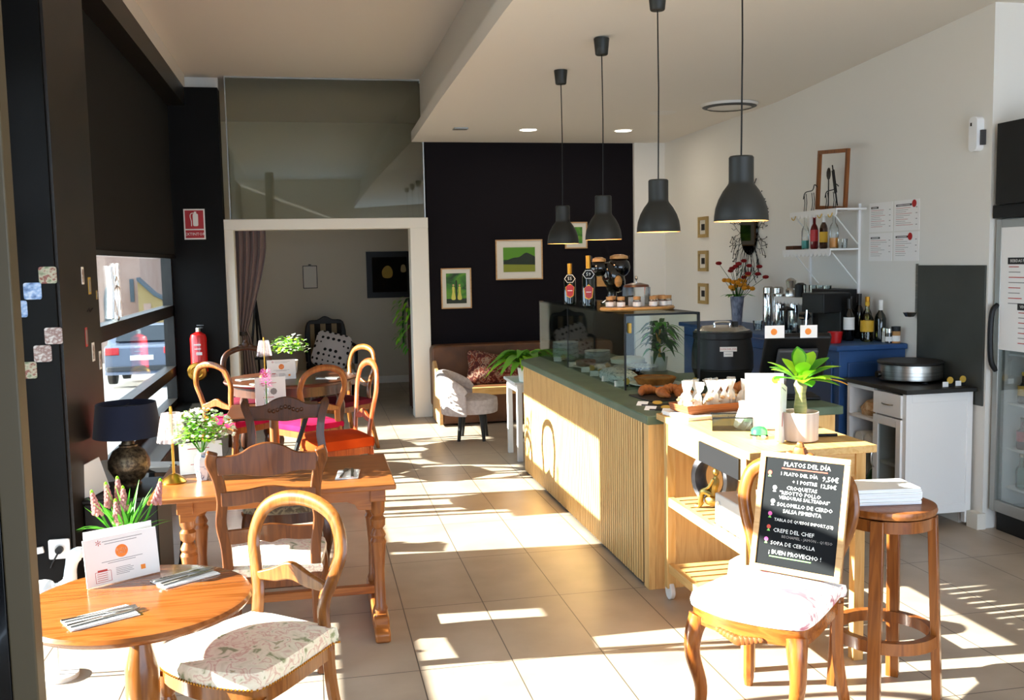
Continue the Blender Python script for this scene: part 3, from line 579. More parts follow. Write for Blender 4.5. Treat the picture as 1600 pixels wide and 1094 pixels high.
tag(M().bx(-.2,.13,-.014,0,-.016,.016).build('cable_duct','plastic_white',None,.003),'white cable duct running to the wall socket','cable duct',None,(-1.42,4.879,.373),None,(0,R(-9),0))
# far pillar: sign, extinguisher, brass plate; window decal, blind
t=thing('fire_sign','red fire extinguisher sign reading EXTINTOR on the far dark pillar','sign',(-1.158,10.62,2.165))
M().bx(-.106,.106,-.006,0,-.158,.158).build('panel','paper',t)
b=M(); b.m('sign_red').bx(-.092,.092,-.008,-.006,-.048,.143).bx(-.092,.092,-.008,-.006,-.143,-.062)
b.m('paper').prism(rr(.052,.13,.014,4,.012,.045),-.0095,-.008).bx(.0,.022,-.0095,-.008,.11,.13).at(MX()).tube(spl([(.0,-.009,.115),(-.03,-.009,.11),(-.04,-.009,.08),(-.03,-.009,.03),(-.03,-.009,-.02)],4),.004,5)
b.m('paper').text('EXTINTOR',.042,UP(0,-.0095,-.104)); b.build('pictogram',None,t)
t=thing('fire_extinguisher','red fire extinguisher hanging on the far dark pillar','extinguisher',(-1.165,10.52,.62))
M().lathe([(0,0),(.075,0),(.085,.01),(.085,.36),(.075,.4),(.04,.42),(.03,.43),(0,.43)],24).build('cylinder','extinguisher',t)
b=M(); b.cyl((0,0,.42),.028,.05,12).bx(-.015,.05,-.015,.015,.46,.475).bx(-.01,.06,-.012,.012,.49,.5); b.build('valve','chrome',t)
b=M().m('label_white').bx(-.04,.03,-.0875,-.083,.29,.305).bx(-.035,.03,-.0875,-.083,.25,.258).bx(-.02,.04,-.0875,-.083,.19,.22); b.build('label',None,t)
M().bx(-.03,.03,.085,.1,.2,.25).build('bracket','black',t)
tag(M().at(RX(PI/2)).lathe([(0,.03),(.05,.025),(.06,.035),(.09,.03),(.1,.012),(.1,0),(0,0)],30).build('wall_plate','brass'),'round polished brass plate on the far pillar below the extinguisher','plate',None,(-1.18,10.42,.64))
tag(M().bx(-.03,.03,0,.14,-.03,.03).build('bracket','black'),'dark bracket holding the brass plate off the pillar','bracket',None,(-1.18,10.48,.6))
t=thing('roller_blind','dark roller blind drawn down over the upper window','blind',(-1.37,0,0))
b=M().grid(lambda u,v:(.004*math.sin(v*9),5.76+4.84*u,1.84+1.6*v),4,12); b.build('fabric','blind',t); M().bx(-.012,.012,5.76,10.6,1.81,1.845).build('bottom_bar','black_frame',t); M().at(T(0,0,3.44)@RX(-PI/2)).cyl((0,0,5.76),.04,4.84,12).build('roller','black_frame',t)
b=M(); P=[[(0,-.16,-.19),(0,-.1,.0),(0,-.13,.2)],[(0,.16,-.19),(0,.12,.05),(0,.13,.22)],[(0,-.02,-.2),(0,.02,-.02),(0,-.04,.08),(0,.0,.1)],[(0,-.1,.02),(0,.0,.05),(0,.12,.02)],[(0,-.1,-.05),(0,.03,-.2),(0,.12,-.06)],[(0,-.06,.08),(0,0,.12),(0,.06,.08),(0,.0,.02)]]
for p in P: b.tube(spl(p,4),.014,5)
tag(b.build('window_decal','plastic_white'),'white tree-like line decal on the upper window pane','decal',None,(-1.44,7.77,1.54))
# ================================================================ bar counter, display case, trolley, chalkboard chair, stool
t=thing('bar_counter','long bar counter with vertical pale wood slats and a green top','counter')
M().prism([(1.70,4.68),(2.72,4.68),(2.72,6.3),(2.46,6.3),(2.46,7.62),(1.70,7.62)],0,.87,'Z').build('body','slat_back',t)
b=M().bx(1.6675,1.70,4.74,7.615,.012,.871); b.build('groove_shade','slat_back',t); b=M(); y=4.745; i=0; rg=random.Random(2)  # dark backing just behind the slat faces, coloured to stand in for groove shade
while y<7.62: b.bx(1.665,1.668,y,y+.0285,.012+rg.random()*.004,.872); y+=.0395
b.build('slat_panel','slat',t)
b=M(); b.bx(1.668,1.704,4.66,4.735,.0,.872).bx(1.704,2.72,4.66,4.68,0,.872); b.build('end_board','slat',t,.002)
b=M(); 
for y,z,h in ((5.9,.5,.05),(5.62,.62,.03),(5.3,.55,.06),(5.27,.7,.03),(6.6,.36,.05),(5.75,.8,.04),(5.1,.42,.04)): b.bx(1.6705,1.672,y,y+.012,z,z+h)
M().prism([(1.655,4.645),(2.76,4.645),(2.76,6.35),(2.5,6.35),(2.5,7.95),(1.93,7.95),(1.655,7.66)],.872,.918,'Z').build('worktop','green_top',t,.006)
# display case
Z0=.918
t=thing('display_case','glass display case standing on the bar counter, full of plates and cakes','display case',(0,0,0))
b=M(); b.bx(1.862,1.868,5.61,7.86,Z0+.001,1.375); b.bx(1.868,2.33,5.61,5.616,Z0+.001,1.375); b.bx(1.868,2.33,7.854,7.86,Z0+.001,1.375); b.build('glass_pane','case_glass',t)
b=M().bx(1.862,2.34,5.6,7.86,1.375,1.385); b.build('glass_top','case_glass',t)
b=M()
b.bx(1.858,1.868,5.604,5.614,Z0+.001,1.377); b.bx(1.858,2.34,5.6,5.606,1.374,1.387)
b.bx(2.33,2.345,5.6,5.615,Z0+.001,1.385); b.bx(2.33,2.345,7.85,7.865,Z0+.001,1.385); b.bx(2.33,2.345,5.6,7.86,1.37,1.385); b.bx(1.86,1.866,6.95,6.955,Z0+.001,1.375)
b.build('frame','black',t)
M().at(T(1.89,5.62,1.3)).bx(-.008,.008,-.03,0,-.03,.03).build('knob','gold_paint',t)
# wine bottles on the case
def bottle(name,label,cat,loc,h=.3,r=.037,glassm='wine',cap='foil_gold',lab=None,labz=(.08,.16),group=None,caplen=.09,neck=.014,shoulder=.58,rz=0,fill=None):
    t=thing(name,label,cat,loc,rz,group); s_=h*shoulder
    M().lathe([(0,.004),(r*.8,0),(r,.01),(r,s_),(r*.8,s_+h*.09),(neck*1.05,s_+h*.18),(neck,h*.97),(neck*1.15,h*.975),(neck*1.15,h),(0,h)],20).build('glass',glassm,t)
    if fill: M().lathe([(0,.006),(r*.92,.006),(r*.92,fill[1]),(0,fill[1])],18).build('contents',fill[0],t)
    if cap: M().lathe([(neck*1.12,h-caplen),(neck*1.2,h-caplen*.3),(neck*1.25,h+.002),(0,h+.003)],16).build('cap',cap,t)
    if lab:
        b=M().m(lab).lathe([(r+.0006,labz[0]),(r+.0006,labz[1])],24); b.build('label',None,t)
    return t
for x,y,h,txt,lb in ((1.905,7.03,.305,'55','wine bottle with gold neck and tag 55 on the display case, farther from the camera'),(1.93,6.62,.36,'59','taller wine bottle with gold neck and dark tag on the display case')):
    t=bottle('wine_bottle',lb,'bottle',(x,y,1.386),h,.045,'wine','foil_gold',None,caplen=.1,rz=R(-15))
    b=M(); b.m('sign_red').at(T(0,-.0465,.1)@RX(PI/2)).prism([(-.03,.03),(-.02,.045),(0,.052),(.02,.045),(.03,.03),(.022,-.03),(0,-.042),(-.022,-.03)],0,.002,'Z'); b.m('foil_gold').prism([(-.034,.032),(0,.06),(.034,.032),(.026,-.034),(0,-.048),(-.026,-.034)],-.001,.0,'Z').m('paper').bx(-.018,.018,.004,.009,.002,.0026); b.build('label',None,t)
    b=M(); hx=[(.042*math.cos(R(60*i)),.034*math.sin(R(60*i))) for i in range(6)]; b.at(T(0,-.05,h*.64)@RX(PI/2)).m('paper').prism(hx,0,.002,'Z').m('slate').prism([(p[0]*.88,p[1]*.86) for p in hx],.002,.003,'Z').m('chalk').text(txt,.035,T(0,0,.0035)); b.build('price_tag',None,t)
# dark sculpture-like machine, board of jars, glass box
t=thing('coffee_grinder','dark glossy bulbous machine with wooden caps behind the jars on the case','machine',(2.2,6.92,1.386))
M().lathe([(0,0),(.085,0),(.09,.015),(.04,.04),(.03,.09),(.05,.13),(0,.13)],20).build('foot','black_gloss',t)
M().at(T(.01,0,.2)@RY(R(-28))).ball((0,0,0),.1,18,1.25,.8,.8).build('body','black_gloss',t)
for x,z,r in ((-.1,.27,.066),(.055,.275,.085)):
    M().at(T(x,0,z)).ball((0,0,0),r,16,.95).build('hopper','black_gloss',t); M().at(T(x,0,z+r*.72)).lathe([(r*.8,0),(r*.78,.02),(r*.4,.032),(0,.034)],18).build('lid','board',t)
M().at(T(.02,-.09,.17)).ball((0,0,0),.03,10,1.5).build('knob','board',t)
for x in (-.14,.12): M().tube([(x,0,.3),(x+.02*(1 if x>0 else -1),0,.36)],.006,6).build('horn','black_gloss',t)
tag(M().bx(-.12,.12,-.03,0,0,.23).build('wall_panel','board'),'plain beige panel on the dark wall behind the bulbous machine','panel',None,(3.35,10.749,1.41))
o=tag(M().lathe([(0,0),(.26,0),(.27,.01),(.26,.022),(0,.022)],40,(0,0,0),0,1,.62).build('serving_board','board'),'oval wooden serving board holding cork jars on the display case','board',None,(2.1,6.06,1.387),R(12))
def jar(loc,label,r=.026,h=.05):
    t=thing('cork_jar',label,'jar',loc,0,'cork-topped spice jars on the serving board')
    M().lathe([(0,0),(r,0),(r,h*.8),(r*.85,h*.92),(r*.85,h)],16).build('glass','clear',t); M().lathe([(0,.003),(r*.9,.003),(r*.9,h*.7),(0,h*.7)],14).build('contents','jar_fill',t)
    M().lathe([(0,h-.004),(r*.9,h-.004),(r*.95,h+.018),(0,h+.018)],14).build('cork','cork',t); M().lathe([(r+.0008,.006),(r+.0008,h*.66)],16).build('label','label_white',t); return t
jp=[(-.2,-.03),(-.14,-.08),(-.04,-.105),(.07,-.105),(.15,-.075),(.2,-.03),(-.16,.04),(.13,.0),(.185,.045)]
jl=['leftmost cork jar on the serving board','second cork jar from the left on the serving board','cork jar at the front of the board, left of its middle','cork jar at the front of the board, right of its middle','cork jar near the right front of the serving board','rightmost cork jar on the serving board','cork jar at the back left of the serving board','cork jar behind the right front jars','cork jar at the back right of the serving board']
for (x,y),lb in zip(jp,jl): jar((2.1+x,6.06+y+.012*x,1.4095),lb)
t=thing('glass_box','square glass box with a dark knobbed lid on the serving board','glass box',(2.1,6.08,1.4095))
M().bx(-.075,.075,-.06,.06,.0,.125).build('glass','clear',t); M().lathe([(0,.126),(.085,.126),(.08,.14),(.03,.152),(0,.152)],20).build('lid','walnut',t); M().lathe([(.005,.15),(.004,.17),(.011,.18),(.008,.195),(0,.2)],10).build('knob','steel',t)
M().bx(-.05,.05,-.02,.02,.002,.06).build('card','label_white',t)
# plates, cakes, tags in the case
def stack(x,y,n,r,where):
    pr=[(0,.004),(r*.55,0),(r*.62,.004),(r,.016),(r,.019),(r*.6,.008),(0,.008)]
    for i in range(n):
        o=M().lathe(pr,28).build('dinner_plate','plastic_white' if i%3 else 'offwhite')
        tag(o,'white plate, %s up in the %s'%(ORD[i],where),'plate','plates stacked in the display case',(x,y,Z0+.0015+i*.0128))
stack(1.99,7.5,11,.105,'taller stack in the glass case'); stack(2.17,7.22,7,.1,'lower stack in the glass case')
def plate(x,y,r,label,mat='plastic_white',z=Z0+.0015): return tag(M().lathe([(0,0),(r*.6,0),(r*.64,.004),(r,.012),(r,.015),(r*.62,.007),(0,.007)],32).build('serving_plate',mat),label,'plate',None,(x,y,z))
plate(2.02,6.9,.13,'white plate under the small brown cake'); tag(M().bx(-.06,.06,-.05,.05,0,.05).build('brown_cake','cake_brown',None,.012),'small dark brown cake in the far part of the glass case','cake',None,(2.0,6.95,Z0+.0095),R(20))
plate(2.14,6.55,.15,'white plate under the yellow cake'); tag(M().prism([(-.12,-.08),(.13,-.06),(.0,.1)],0,.035,'Z').build('yellow_cake','cake_yellow',None,.008),'flat yellow cake in the middle of the glass case','cake',None,(2.13,6.55,Z0+.0095))
tag(M().pad(rr(.17,.38,.05,4),0,.05,.035).build('wrapped_cake','paisley'),'loaf wrapped in pale paisley paper at the front of the glass case','cake',None,(1.985,6.13,Z0+.0015))
plate(2.12,5.79,.165,'white plate under the big golden tart'); t=thing('fruit_tart','big round golden brown tart near the front of the case','tart',(2.12,5.79,Z0+.0095))
M().lathe([(0,0),(.11,0),(.135,.04),(.13,.045),(.12,.034),(0,.034)],40).build('crust','bread',t); M().lathe([(.12,.035),(.06,.043),(0,.04)],30).build('filling','pie',t)
t=thing('cake_stand','blue and white patterned cake stand with a dark base behind the tart','cake stand',(2.16,6.28,Z0+.0015)); M().lathe([(0,0),(.07,0),(.06,.02),(.03,.03),(.03,.06),(0,.06)],20).build('base','black_gloss',t); M().lathe([(0,.06),(.15,.062),(.155,.07),(0,.068)],36).build('plate','blue_plate',t)
tag(M().lathe([(0,0),(.12,0),(.125,.03),(.1,.042),(0,.045)],30).build('cream_cake','cream'),'flat cream-topped cake far back in the glass case','cake',None,(2.21,6.6,Z0+.06)); plate(2.21,6.6,.14,'raised dark plate under the cream-topped cake','black',Z0+.045); 
tag(M().cyl((0,0,0),.06,.043,16).build('plate_riser','black'),'dark riser under the cream-topped cake','riser',None,(2.21,6.6,Z0+.0015))
tl=[(1.90,7.42,'by the tall plate stack'),(1.905,7.0,'before the small brown cake'),(1.9,6.62,'before the yellow cake'),(1.895,6.38,'behind the wrapped loaf'),(1.888,6.08,'before the wrapped loaf'),(1.885,5.8,'at the near glass corner'),(2.05,6.72,'beside the yellow cake'),(2.08,6.42,'beside the cake stand'),(2.3,5.68,'right of the golden tart')]
for x,y,w in tl:
    t=thing('price_tag','small white price tag with gold clip '+w,'price tag',(x,y,Z0+.001),R(-20),'price tags in the display case')
    M().at(RX(R(-15))).bx(-.03,.03,-.001,.001,0,.036).build('card','paper',t); M().at(T(.045,.012,.03)@RX(PI/2)).cyl((0,0,0),.022,.004,16).build('disc','gold_paint',t); M().bx(.035,.055,.004,.02,0,.01).build('clip','black',t)
# dark slates with pastries on the counter end
for i,(x,y,w,d,lb) in enumerate(((1.99,5.25,.34,.3,'black slate tray of twisted pastries before the glass case'),(2.4,5.23,.34,.22,'black slate tray of croissants right of the wicker basket'))):
    tag(M().bx(-w/2,w/2,-d/2,d/2,0,.008).build('slate_tray','black',None,.002),lb,'tray',None,(x,y,Z0+.001),R(5))
def croissant(loc,rz,label,k=1.0):
    P=spl([(-.075*k,-.03*k,.012*k),(-.045*k,.008*k,.024*k),(0,.022*k,.03*k),(.045*k,.008*k,.024*k),(.075*k,-.03*k,.012*k)],5); n=len(P)
    b=M().tube(P,[(.008+.024*math.sin(PI*i/(n-1))*(1+.14*math.sin(i*2.1)))*k for i in range(n)],10); return tag(b.build('croissant','bread'),label,'pastry','pastries on the slate trays',loc,rz)
for i,(x,y,a) in enumerate(((1.91,5.33,20),(1.97,5.22,70),(2.05,5.32,-15),(2.07,5.18,35),(2.13,5.3,80))): croissant((x,y,Z0+.009),R(a),'brown pastry on the left slate tray, %s from its left edge'%ORD[i],.95)
for i,(x,y,a) in enumerate(((2.30,5.18,10),(2.36,5.27,60),(2.43,5.19,-20),(2.5,5.27,25))): croissant((x,y,Z0+.009),R(a),'croissant on the right slate tray, %s from its left edge'%ORD[i],1.1)
for i,(x,y) in enumerate(((1.79,5.02),(1.775,4.85),(1.83,4.74))):
    t=thing('price_tag','flat price tag on a black slate at the counter edge, %s from the case'%ORD[i],'price tag',(x,y,Z0+.001),R(-35),'price tags lying on the counter edge')
    M().bx(-.02,.14,-.04,.04,0,.005).build('slate','black',t); M().at(T(-.02,-.02,.006)@RX(R(25))).bx(-.03,.03,-.022,.022,0,.002).build('card','paper',t); M().at(T(.06,0,.012)@RX(R(30))).lathe([(0,0),(.024,0),(.024,.004),(0,.004)],14,(0,0,0),0,1.2,.6).build('disc','gold_paint',t)
# soup kettle
t=thing('soup_kettle','big black soup kettle with a steel lid on the counter','kettle',(2.545,5.72,Z0+.001))
M().lathe([(0,0),(.155,0),(.165,.015),(.175,.06),(.19,.095),(.188,.1),(.193,.105),(.192,.2),(.178,.285),(.178,.29),(.185,.295),(.185,.33),(.178,.335),(0,.335)],40).build('body','black',t)
M().lathe([(.17,.335),(.172,.343),(.15,.348),(.13,.365),(0,.37)],36).build('lid','steel',t); b=M().tube(spl([(-.05,0,.367),(-.045,0,.39),(.045,0,.39),(.05,0,.367)],4),.007,8); b.build('handle','chrome',t); M().bx(.07,.1,-.015,.015,.36,.392).build('knob','black',t)
b=M().m('label_white').at(RZ(R(-13))).bx(-.052,.052,-.196,-.19,.222,.25).m('ink_red').text('SOPA DEL DIA',.0155,UP(0,-.1965,.236)); b.m('label_white').bx(-.028,.028,-.1965,-.19,.19,.22); b.m('ink_grey').bx(-.02,.018,-.197,-.1965,.204,.207); b.build('label',None,t)
# POS terminal with cards
t=thing('till_terminal','black touch-screen till seen from behind, white cards stuck on its top edge','till',(2.66,4.99,Z0+.001),R(-16))
M().bx(-.12,.12,-.1,.12,0,.02).build('base','black',t,.008); M().at(T(0,.03,.02)@RX(R(12))).bx(-.05,.05,-.02,.03,0,.22).build('stand','dark_grey',t,.006)
M().at(T(0,.02,.24)@RX(R(-52))).bx(-.18,.18,-.16,.16,-.025,.02).build('screen','black',t,.012); M().at(T(0,.01,.225)@RX(R(-52))).bx(-.11,.11,-.1,.1,-.05,-.02).build('rear_cover','dark_grey',t,.01)
M().at(T(.03,-.045,.235)@RX(R(38))).text('~',.1,RX(0)).build('emblem','chrome',t)
for dx,lb,k in ((-.135,'white card with an orange dot at the left top edge of the till',1.15),(.05,'white card with an orange dot at the middle top edge of the till',1.0)):
    b=M().m('paper').bx(-.048*k,.048*k,-.001,.001,-.035,.035).m('orange_logo').at(T(-.004,-.001,0)@RX(PI/2)).lathe([(0,.0006),(.018,.0006)],18)
    c,s_=math.cos(R(-16)),math.sin(R(-16)); x,y=dx,-.105; tag(b.build('business_card',None),lb,'card','cards on the till',(2.66+c*x-s_*y,4.99+s_*x+c*y,Z0+.385),None,(0,0,R(-8)))
# leafy plant on the counter behind the case
t=thing('potted_plant','dark leafy plant in a pot behind the glass display case','plant',(2.43,6.55,Z0+.001)); M().lathe([(0,0),(.05,0),(.062,.1),(.056,.1),(.05,.085),(0,.085)],18).build('pot','offwhite',t)
b=M(); rg=random.Random(4)
for i in range(95):
    a=rg.uniform(0,2*PI); e=rg.uniform(.15,.9); z=rg.uniform(.12,.32); b.m(rg.choice(('leaf_dark','leaf_dark','leaf'))).leaf((.03*math.cos(a),.03*math.sin(a),z),(math.cos(a)*e,math.sin(a)*e,rg.uniform(.2,.9)),rg.uniform(.12,.22),.04,.8,5,.25,.8)
b.build('foliage',None,t); M().tube([(0,0,.08),(.01,0,.34)],.008,6).tube([(.02,0,.08),(-.02,.02,.3)],.006,6).build('stem','leaf_yellow',t)
# white stool-table with fern at the far end
t=thing('side_table','narrow white side table behind the far end of the bar counter','table',(1.93,8.24,0)); M().bx(-.26,.26,-.25,.25,.665,.69).build('top','white_paint',t,.004); b=M().bx(-.23,.23,-.22,-.2,.6,.665).bx(-.23,.23,.2,.22,.6,.665).bx(-.23,-.21,-.2,.2,.6,.665).bx(.21,.23,-.2,.2,.6,.665); b.build('apron','white_paint',t)
for x in (-.215,.215):
    for y in (-.205,.205): M().bx(x-.022,x+.022,y-.022,y+.022,0,.665).build('leg','white_paint',t,.002)
M().bx(-.215,.215,-.215,-.195,.17,.2).build('stretcher','white_paint',t)
t=thing('potted_fern','bright green broad-leaved fern on the narrow white side table','plant',(1.80,8.06,.691)); M().lathe([(0,0),(.075,0),(.09,.12),(.082,.12),(.075,.1),(0,.1)],20).build('pot','white_paint',t)
b=M(); rg=random.Random(8)
for i in range(46):
    a=rg.uniform(0,2*PI); e=rg.uniform(.6,1.7); l=rg.uniform(.32,.46); P=[V((.02*math.cos(a),.02*math.sin(a),.1))]
    b.m(rg.choice(('leaf','fern','leaf_light'))).leaf((.03*math.cos(a),.03*math.sin(a),.1+rg.uniform(0,.1)),(math.cos(a)*e,math.sin(a)*e,1.0),l,.1,.75,8,.35,.75)
b.build('foliage',None,t)
# ---------------------------------------------------------------- trolley
TZ=.935
t=thing('kitchen_trolley','pale wooden kitchen trolley with open slatted shelves at the near end of the bar','trolley',(0,0,0))
M().bx(1.70,2.27,3.56,4.63,TZ-.032,TZ).build('top','pine_y',t,.003)
for x in (1.705,2.2):
    for y,z in ((3.6,0),(4.49,.06)): M().bx(x,x+.045,y,y+.045,z,TZ-.032).build('leg','pine_z',t,.002)
for y in (4.51,):
    for x in (1.727,2.222): M().at(T(x,y,.045)@RY(PI/2)).cyl((0,0,-.012),.045,.024,22).build('wheel','offwhite',t,.004)
for x in (1.71,2.205): M().bx(x,x+.03,3.645,4.49,.795,TZ-.032).build('apron','pine_y',t)
M().bx(1.75,2.2,3.61,3.64,.795,TZ-.032).build('apron','pine_x',t); M().bx(1.75,2.2,4.5,4.53,.795,TZ-.032).build('apron','pine_x',t)
M().bx(1.699,1.71,3.66,4.08,.80,.89).build('drawer_front','charcoal_front',t,.002,'dark grey drawer front')
for z in (.53,.19):
    for x in (1.71,2.205): M().bx(x,x+.03,3.645,4.49,z-.045,z).build('shelf_rail','pine_y',t,.002)
    b=M()
    for i in range(12): b.bx(1.74,2.205,3.65+i*.07,3.70+i*.07,z-.018,z)
    b.build('slatted_shelf','pine_x',t)
# things on and in the trolley
tag(M().lathe([(.0,0),(.17,0),(.19,.01),(.2,.045),(.196,.045),(.184,.014),(0,.01)],4,(0,0,0),R(45),1.3,.62).build('wicker_tray','wicker'),'long brown wicker tray full of wrapped biscuits on the trolley','tray',None,(1.93,4.49,TZ+.022),R(10))
tag(M().bx(-.2,.2,-.12,.12,0,.02).build('cardboard_lid','paper',None,.003),'flat white box under the wicker tray','box',None,(1.93,4.49,TZ+.001),R(10))
rg=random.Random(21)
for i in range(14):
    x=-.145+.048*(i%7)+rg.uniform(-.01,.01); y=-.045+.08*(i//7); ca,sa=math.cos(R(10)),math.sin(R(10))
    t=thing('biscuit_bag','clear bag of biscuits, %s from left in the wicker tray %s row'%(ORD[i%7],('front','back')[i//7]),'bag',(1.93+ca*x-sa*y,4.49+sa*x+ca*y,TZ+.034),rg.uniform(0,3),'biscuit bags in the wicker tray')
    b=M()
    for k in range(5): b.ball((rg.uniform(-.014,.014),rg.uniform(-.014,.014),.016+k*.011),.016,8,.55)
    b.build('biscuits','cookie',t)
    a=rg.uniform(-.25,.25); M().at(RX(a*.6)@RY(a)).lathe([(0,0),(.022,.002),(.025,.04),(.017,.075),(.007,.092),(.016,.115),(.023,.145)],9,mod=lambda q,z:1+.3*math.sin(q*4+z*60)*(.3+z*5)).build('wrapper','cello',t)
t=thing('napkin_caddy','smoky acrylic caddy holding sachets on the trolley','caddy',(1.865,4.09,TZ+.001),R(-20))
b=M(); 
for q in ((-.09,.09,-.065,-.062,.002,.06),(-.09,.09,.062,.065,.002,.06),(-.09,-.087,-.062,.062,.002,.06),(.087,.09,-.062,.062,.002,.06),(-.01,-.008,-.062,.062,.002,.05),(-.09,.09,-.065,.065,0,.002)): b.bx(*q)
b.build('walls','smoke',t); M().bx(-.09,.09,-.066,-.061,.058,.063).bx(-.09,.09,.061,.066,.058,.063).build('rim','black',t)
for i,(x,y,lb) in enumerate(((.03,0,'crumpled cellophane sachet standing in the acrylic caddy'),(.045,-.03,'second sachet leaning at the back of the acrylic caddy'))):
    ca,sa=math.cos(R(-20)),math.sin(R(-20)); tag(M().at(RX(.25)@RY(.3)).lathe([(0,0),(.02,.001),(.024,.04),(.03,.1),(.04,.125)],8,mod=lambda q,z:1+.35*math.sin(q*3+z*40)).build('sachet','cello'),lb,'sachet',None,(1.865+ca*x-sa*y,4.09+sa*x+ca*y,TZ+.004))
t=thing('menu_stand','tall white menu board with an orange dot standing on the trolley','menu',(1.995,4.02,TZ+.0025),0,None,(R(-9),0,R(-22)))
M().bx(-.085,.085,-.002,.002,0,.255).build('card','paper',t); b=M().m('orange_logo').at(UP(.05,-.0022,.225)).lathe([(0,.0003),(.018,.0003)],20).m('ink_grey').at(UP(0,-.0022,0)).bx(-.07,.02,.235,.239,0,.0003); b.build('print',None,t); M().at(T(.04,.12,0)@RX(R(20))).bx(-.1,.06,-.002,.002,0,.26).build('back_card','dark_grey',t)
t=thing('menu_stand','narrow white leaflet stand leaning beside the succulent pot','menu',(1.905,3.70,TZ+.004),0,None,(R(-4),R(22),R(46))); M().bx(-.05,.05,-.006,.006,0,.255).build('card','paper',t); b=M().m('ink_red').at(UP(0,-.0065,0)).bx(-.004,.004,.07,.13,0,.0004); b.m('ink_grey').at(UP(0,-.0065,0)).bx(-.03,.03,.23,.235,0,.0004); b.build('print',None,t)
t=thing('call_bell','green domed call bell on the edge of the trolley','bell',(1.88,3.84,TZ+.001)); M().lathe([(0,0),(.038,0),(.04,.012),(.034,.018),(0,.018)],24).build('base','chrome',t); M().lathe([(.036,.019),(.034,.036),(.022,.05),(0,.055)],24).build('dome','green_dome',t)
t=thing('potted_succulent','bright green long-leaved succulent with a thick stem in a beige pot on the trolley','plant',(2.02,3.74,TZ+.001))
b=M().lathe([(0,0),(.064,0),(.074,.006),(.076,.125),(.072,.125),(.07,.11),(0,.11)],32); b.build('pot','pot_fabric',t); M().lathe([(.024,.1),(.026,.14),(.022,.2),(.026,.24),(.02,.26),(0,.265)],14,mod=lambda a,z:1+.08*math.sin(z*240)).build('trunk','trunk',t)
b=M(); rg=random.Random(3)
for i,(a,e,l) in enumerate([(200,.15,.15),(185,.45,.15),(170,.62,.17),(150,.5,.14),(245,.1,.13),(290,.2,.12),(265,-.1,.09),(230,.35,.11),(100,1.5,.17),(80,1.35,.18),(60,1.25,.16),(35,.9,.18),(15,.6,.19),(0,.35,.19),(-15,.05,.17),(330,-.1,.14),(310,.15,.12),(120,.9,.14),(30,.3,.13),(285,.7,.1),(255,1.1,.12),(340,.5,.14)]):
    b.m('leaf_light' if i%3 else 'leaf').leaf((.012*math.cos(R(a)),.012*math.sin(R(a)),.255),(math.cos(R(a))*math.cos(e),math.sin(R(a))*math.cos(e),math.sin(e)+.22),l*1.08,.066,.25,7,.25,1.5)
b.build('leaves',None,t); M().m('leaf_yellow').leaf((.05,.0,.255),(1,.1,.12),.19,.05,.3,7,.2,1.3).build('yellow_leaf',None,t,0,'yellowing leaf')
tag(M().tube([(-.07,0,.008),(.07,0,.008)],.007,8).build('marker_pen','black'),'black marker pen lying right of the succulent pot','pen',None,(2.14,3.78,TZ+.001),R(-10))
t=thing('stone_ornament','oval polished stone ring with a seated golden figure on the trolley shelf','ornament',(1.86,4.27,.531),R(-55))
P=[(.088*math.cos(a),0,.135+.105*math.sin(a)) for a in [2*PI*i/28 for i in range(28)]]; M().tube(P,1,10,True,sec=[(.03*math.cos(2*PI*j/10),.05*math.sin(2*PI*j/10)) for j in range(10)],up=(0,1,0)).build('ring','stone',t)
b=M(); b.tube(spl([(.03,-.062,.07),(.035,-.062,.1),(.045,-.062,.14),(.045,-.062,.165)],4),[.022,.021,.02,.02,.019,.02,.021,.02,.018,.015,.01,.009,.009],8); b.ball((.046,-.062,.182),.016,10,1.25)
for s_ in (0,.02): b.tube(spl([(.03,-.062-s_*.6,.075),(-.01,-.07-s_*.6,.085),(-.025,-.07-s_*.6,.05),(-.03,-.07-s_*.6,.015),(-.05,-.07-s_*.6,.008)],4),[.016]*6+[.011]*6+[.008]*5,8)
b.tube(spl([(.042,-.078,.15),(.02,-.085,.11),(-.008,-.085,.095)],4),.007,6); b.ball((.02,-.055,.042),.035,10,.8,1.2,.8); b.build('seated_figure','gold',t)
t=thing('grey_box','small light grey device box on the trolley shelf','box',(1.86,3.83,.531)); M().bx(-.12,.18,-.13,.16,0,.14).build('housing','offwhite',t,.006); M().at(T(-.121,.11,.1)@RY(-PI/2)).cyl((0,0,0),.012,.006,14).build('knob','chrome',t); M().bx(-.05,.1,-.06,.08,.14,.146).build('panel','plastic_white',t)
tag(M().lathe([(0,0),(.08,0),(.1,.1),(.08,.17),(.05,.19),(0,.19)],12,mod=lambda a,z:1+.08*math.sin(a*3+z*30)).build('paper_bag','paper'),'crumpled white paper bag on the lower trolley shelf','bag',None,(1.87,3.92,.191))
# ---------------------------------------------------------------- chair with chalkboard
t=thing('carved_chair','carved cabriole-legged chair with pink print seat carrying the chalkboard','chair',(1.60,3.185,0),face(-.78,-.62))
for s_ in (-1,1):
    p=cabriole(s_,1,s_*.185,.18,.42,1.2); n=len(p); M().tube(p,[.042-.026*(i/(n-1))**.7 for i in range(n)],10).build('leg','cherry_z',t)
    M().tube(spl([(s_*.18,-.2,.44),(s_*.18,-.21,.22),(s_*.2,-.25,0)],4),[.022]*8+[.016],8).build('leg','cherry_z',t)
    P=spl([(s_*.17,-.2,.42),(s_*.15,-.205,.5),(s_*.165,-.215,.6),(s_*.205,-.23,.72),(s_*.215,-.24,.8),(s_*.19,-.255,.88),(s_*.12,-.265,.92),(s_*.05,-.27,.935),(0,-.27,.94)],4)
    M().tube(P,.022,10,sec=ELL,up=(0,1,0)).build('back_frame','honey_z',t)
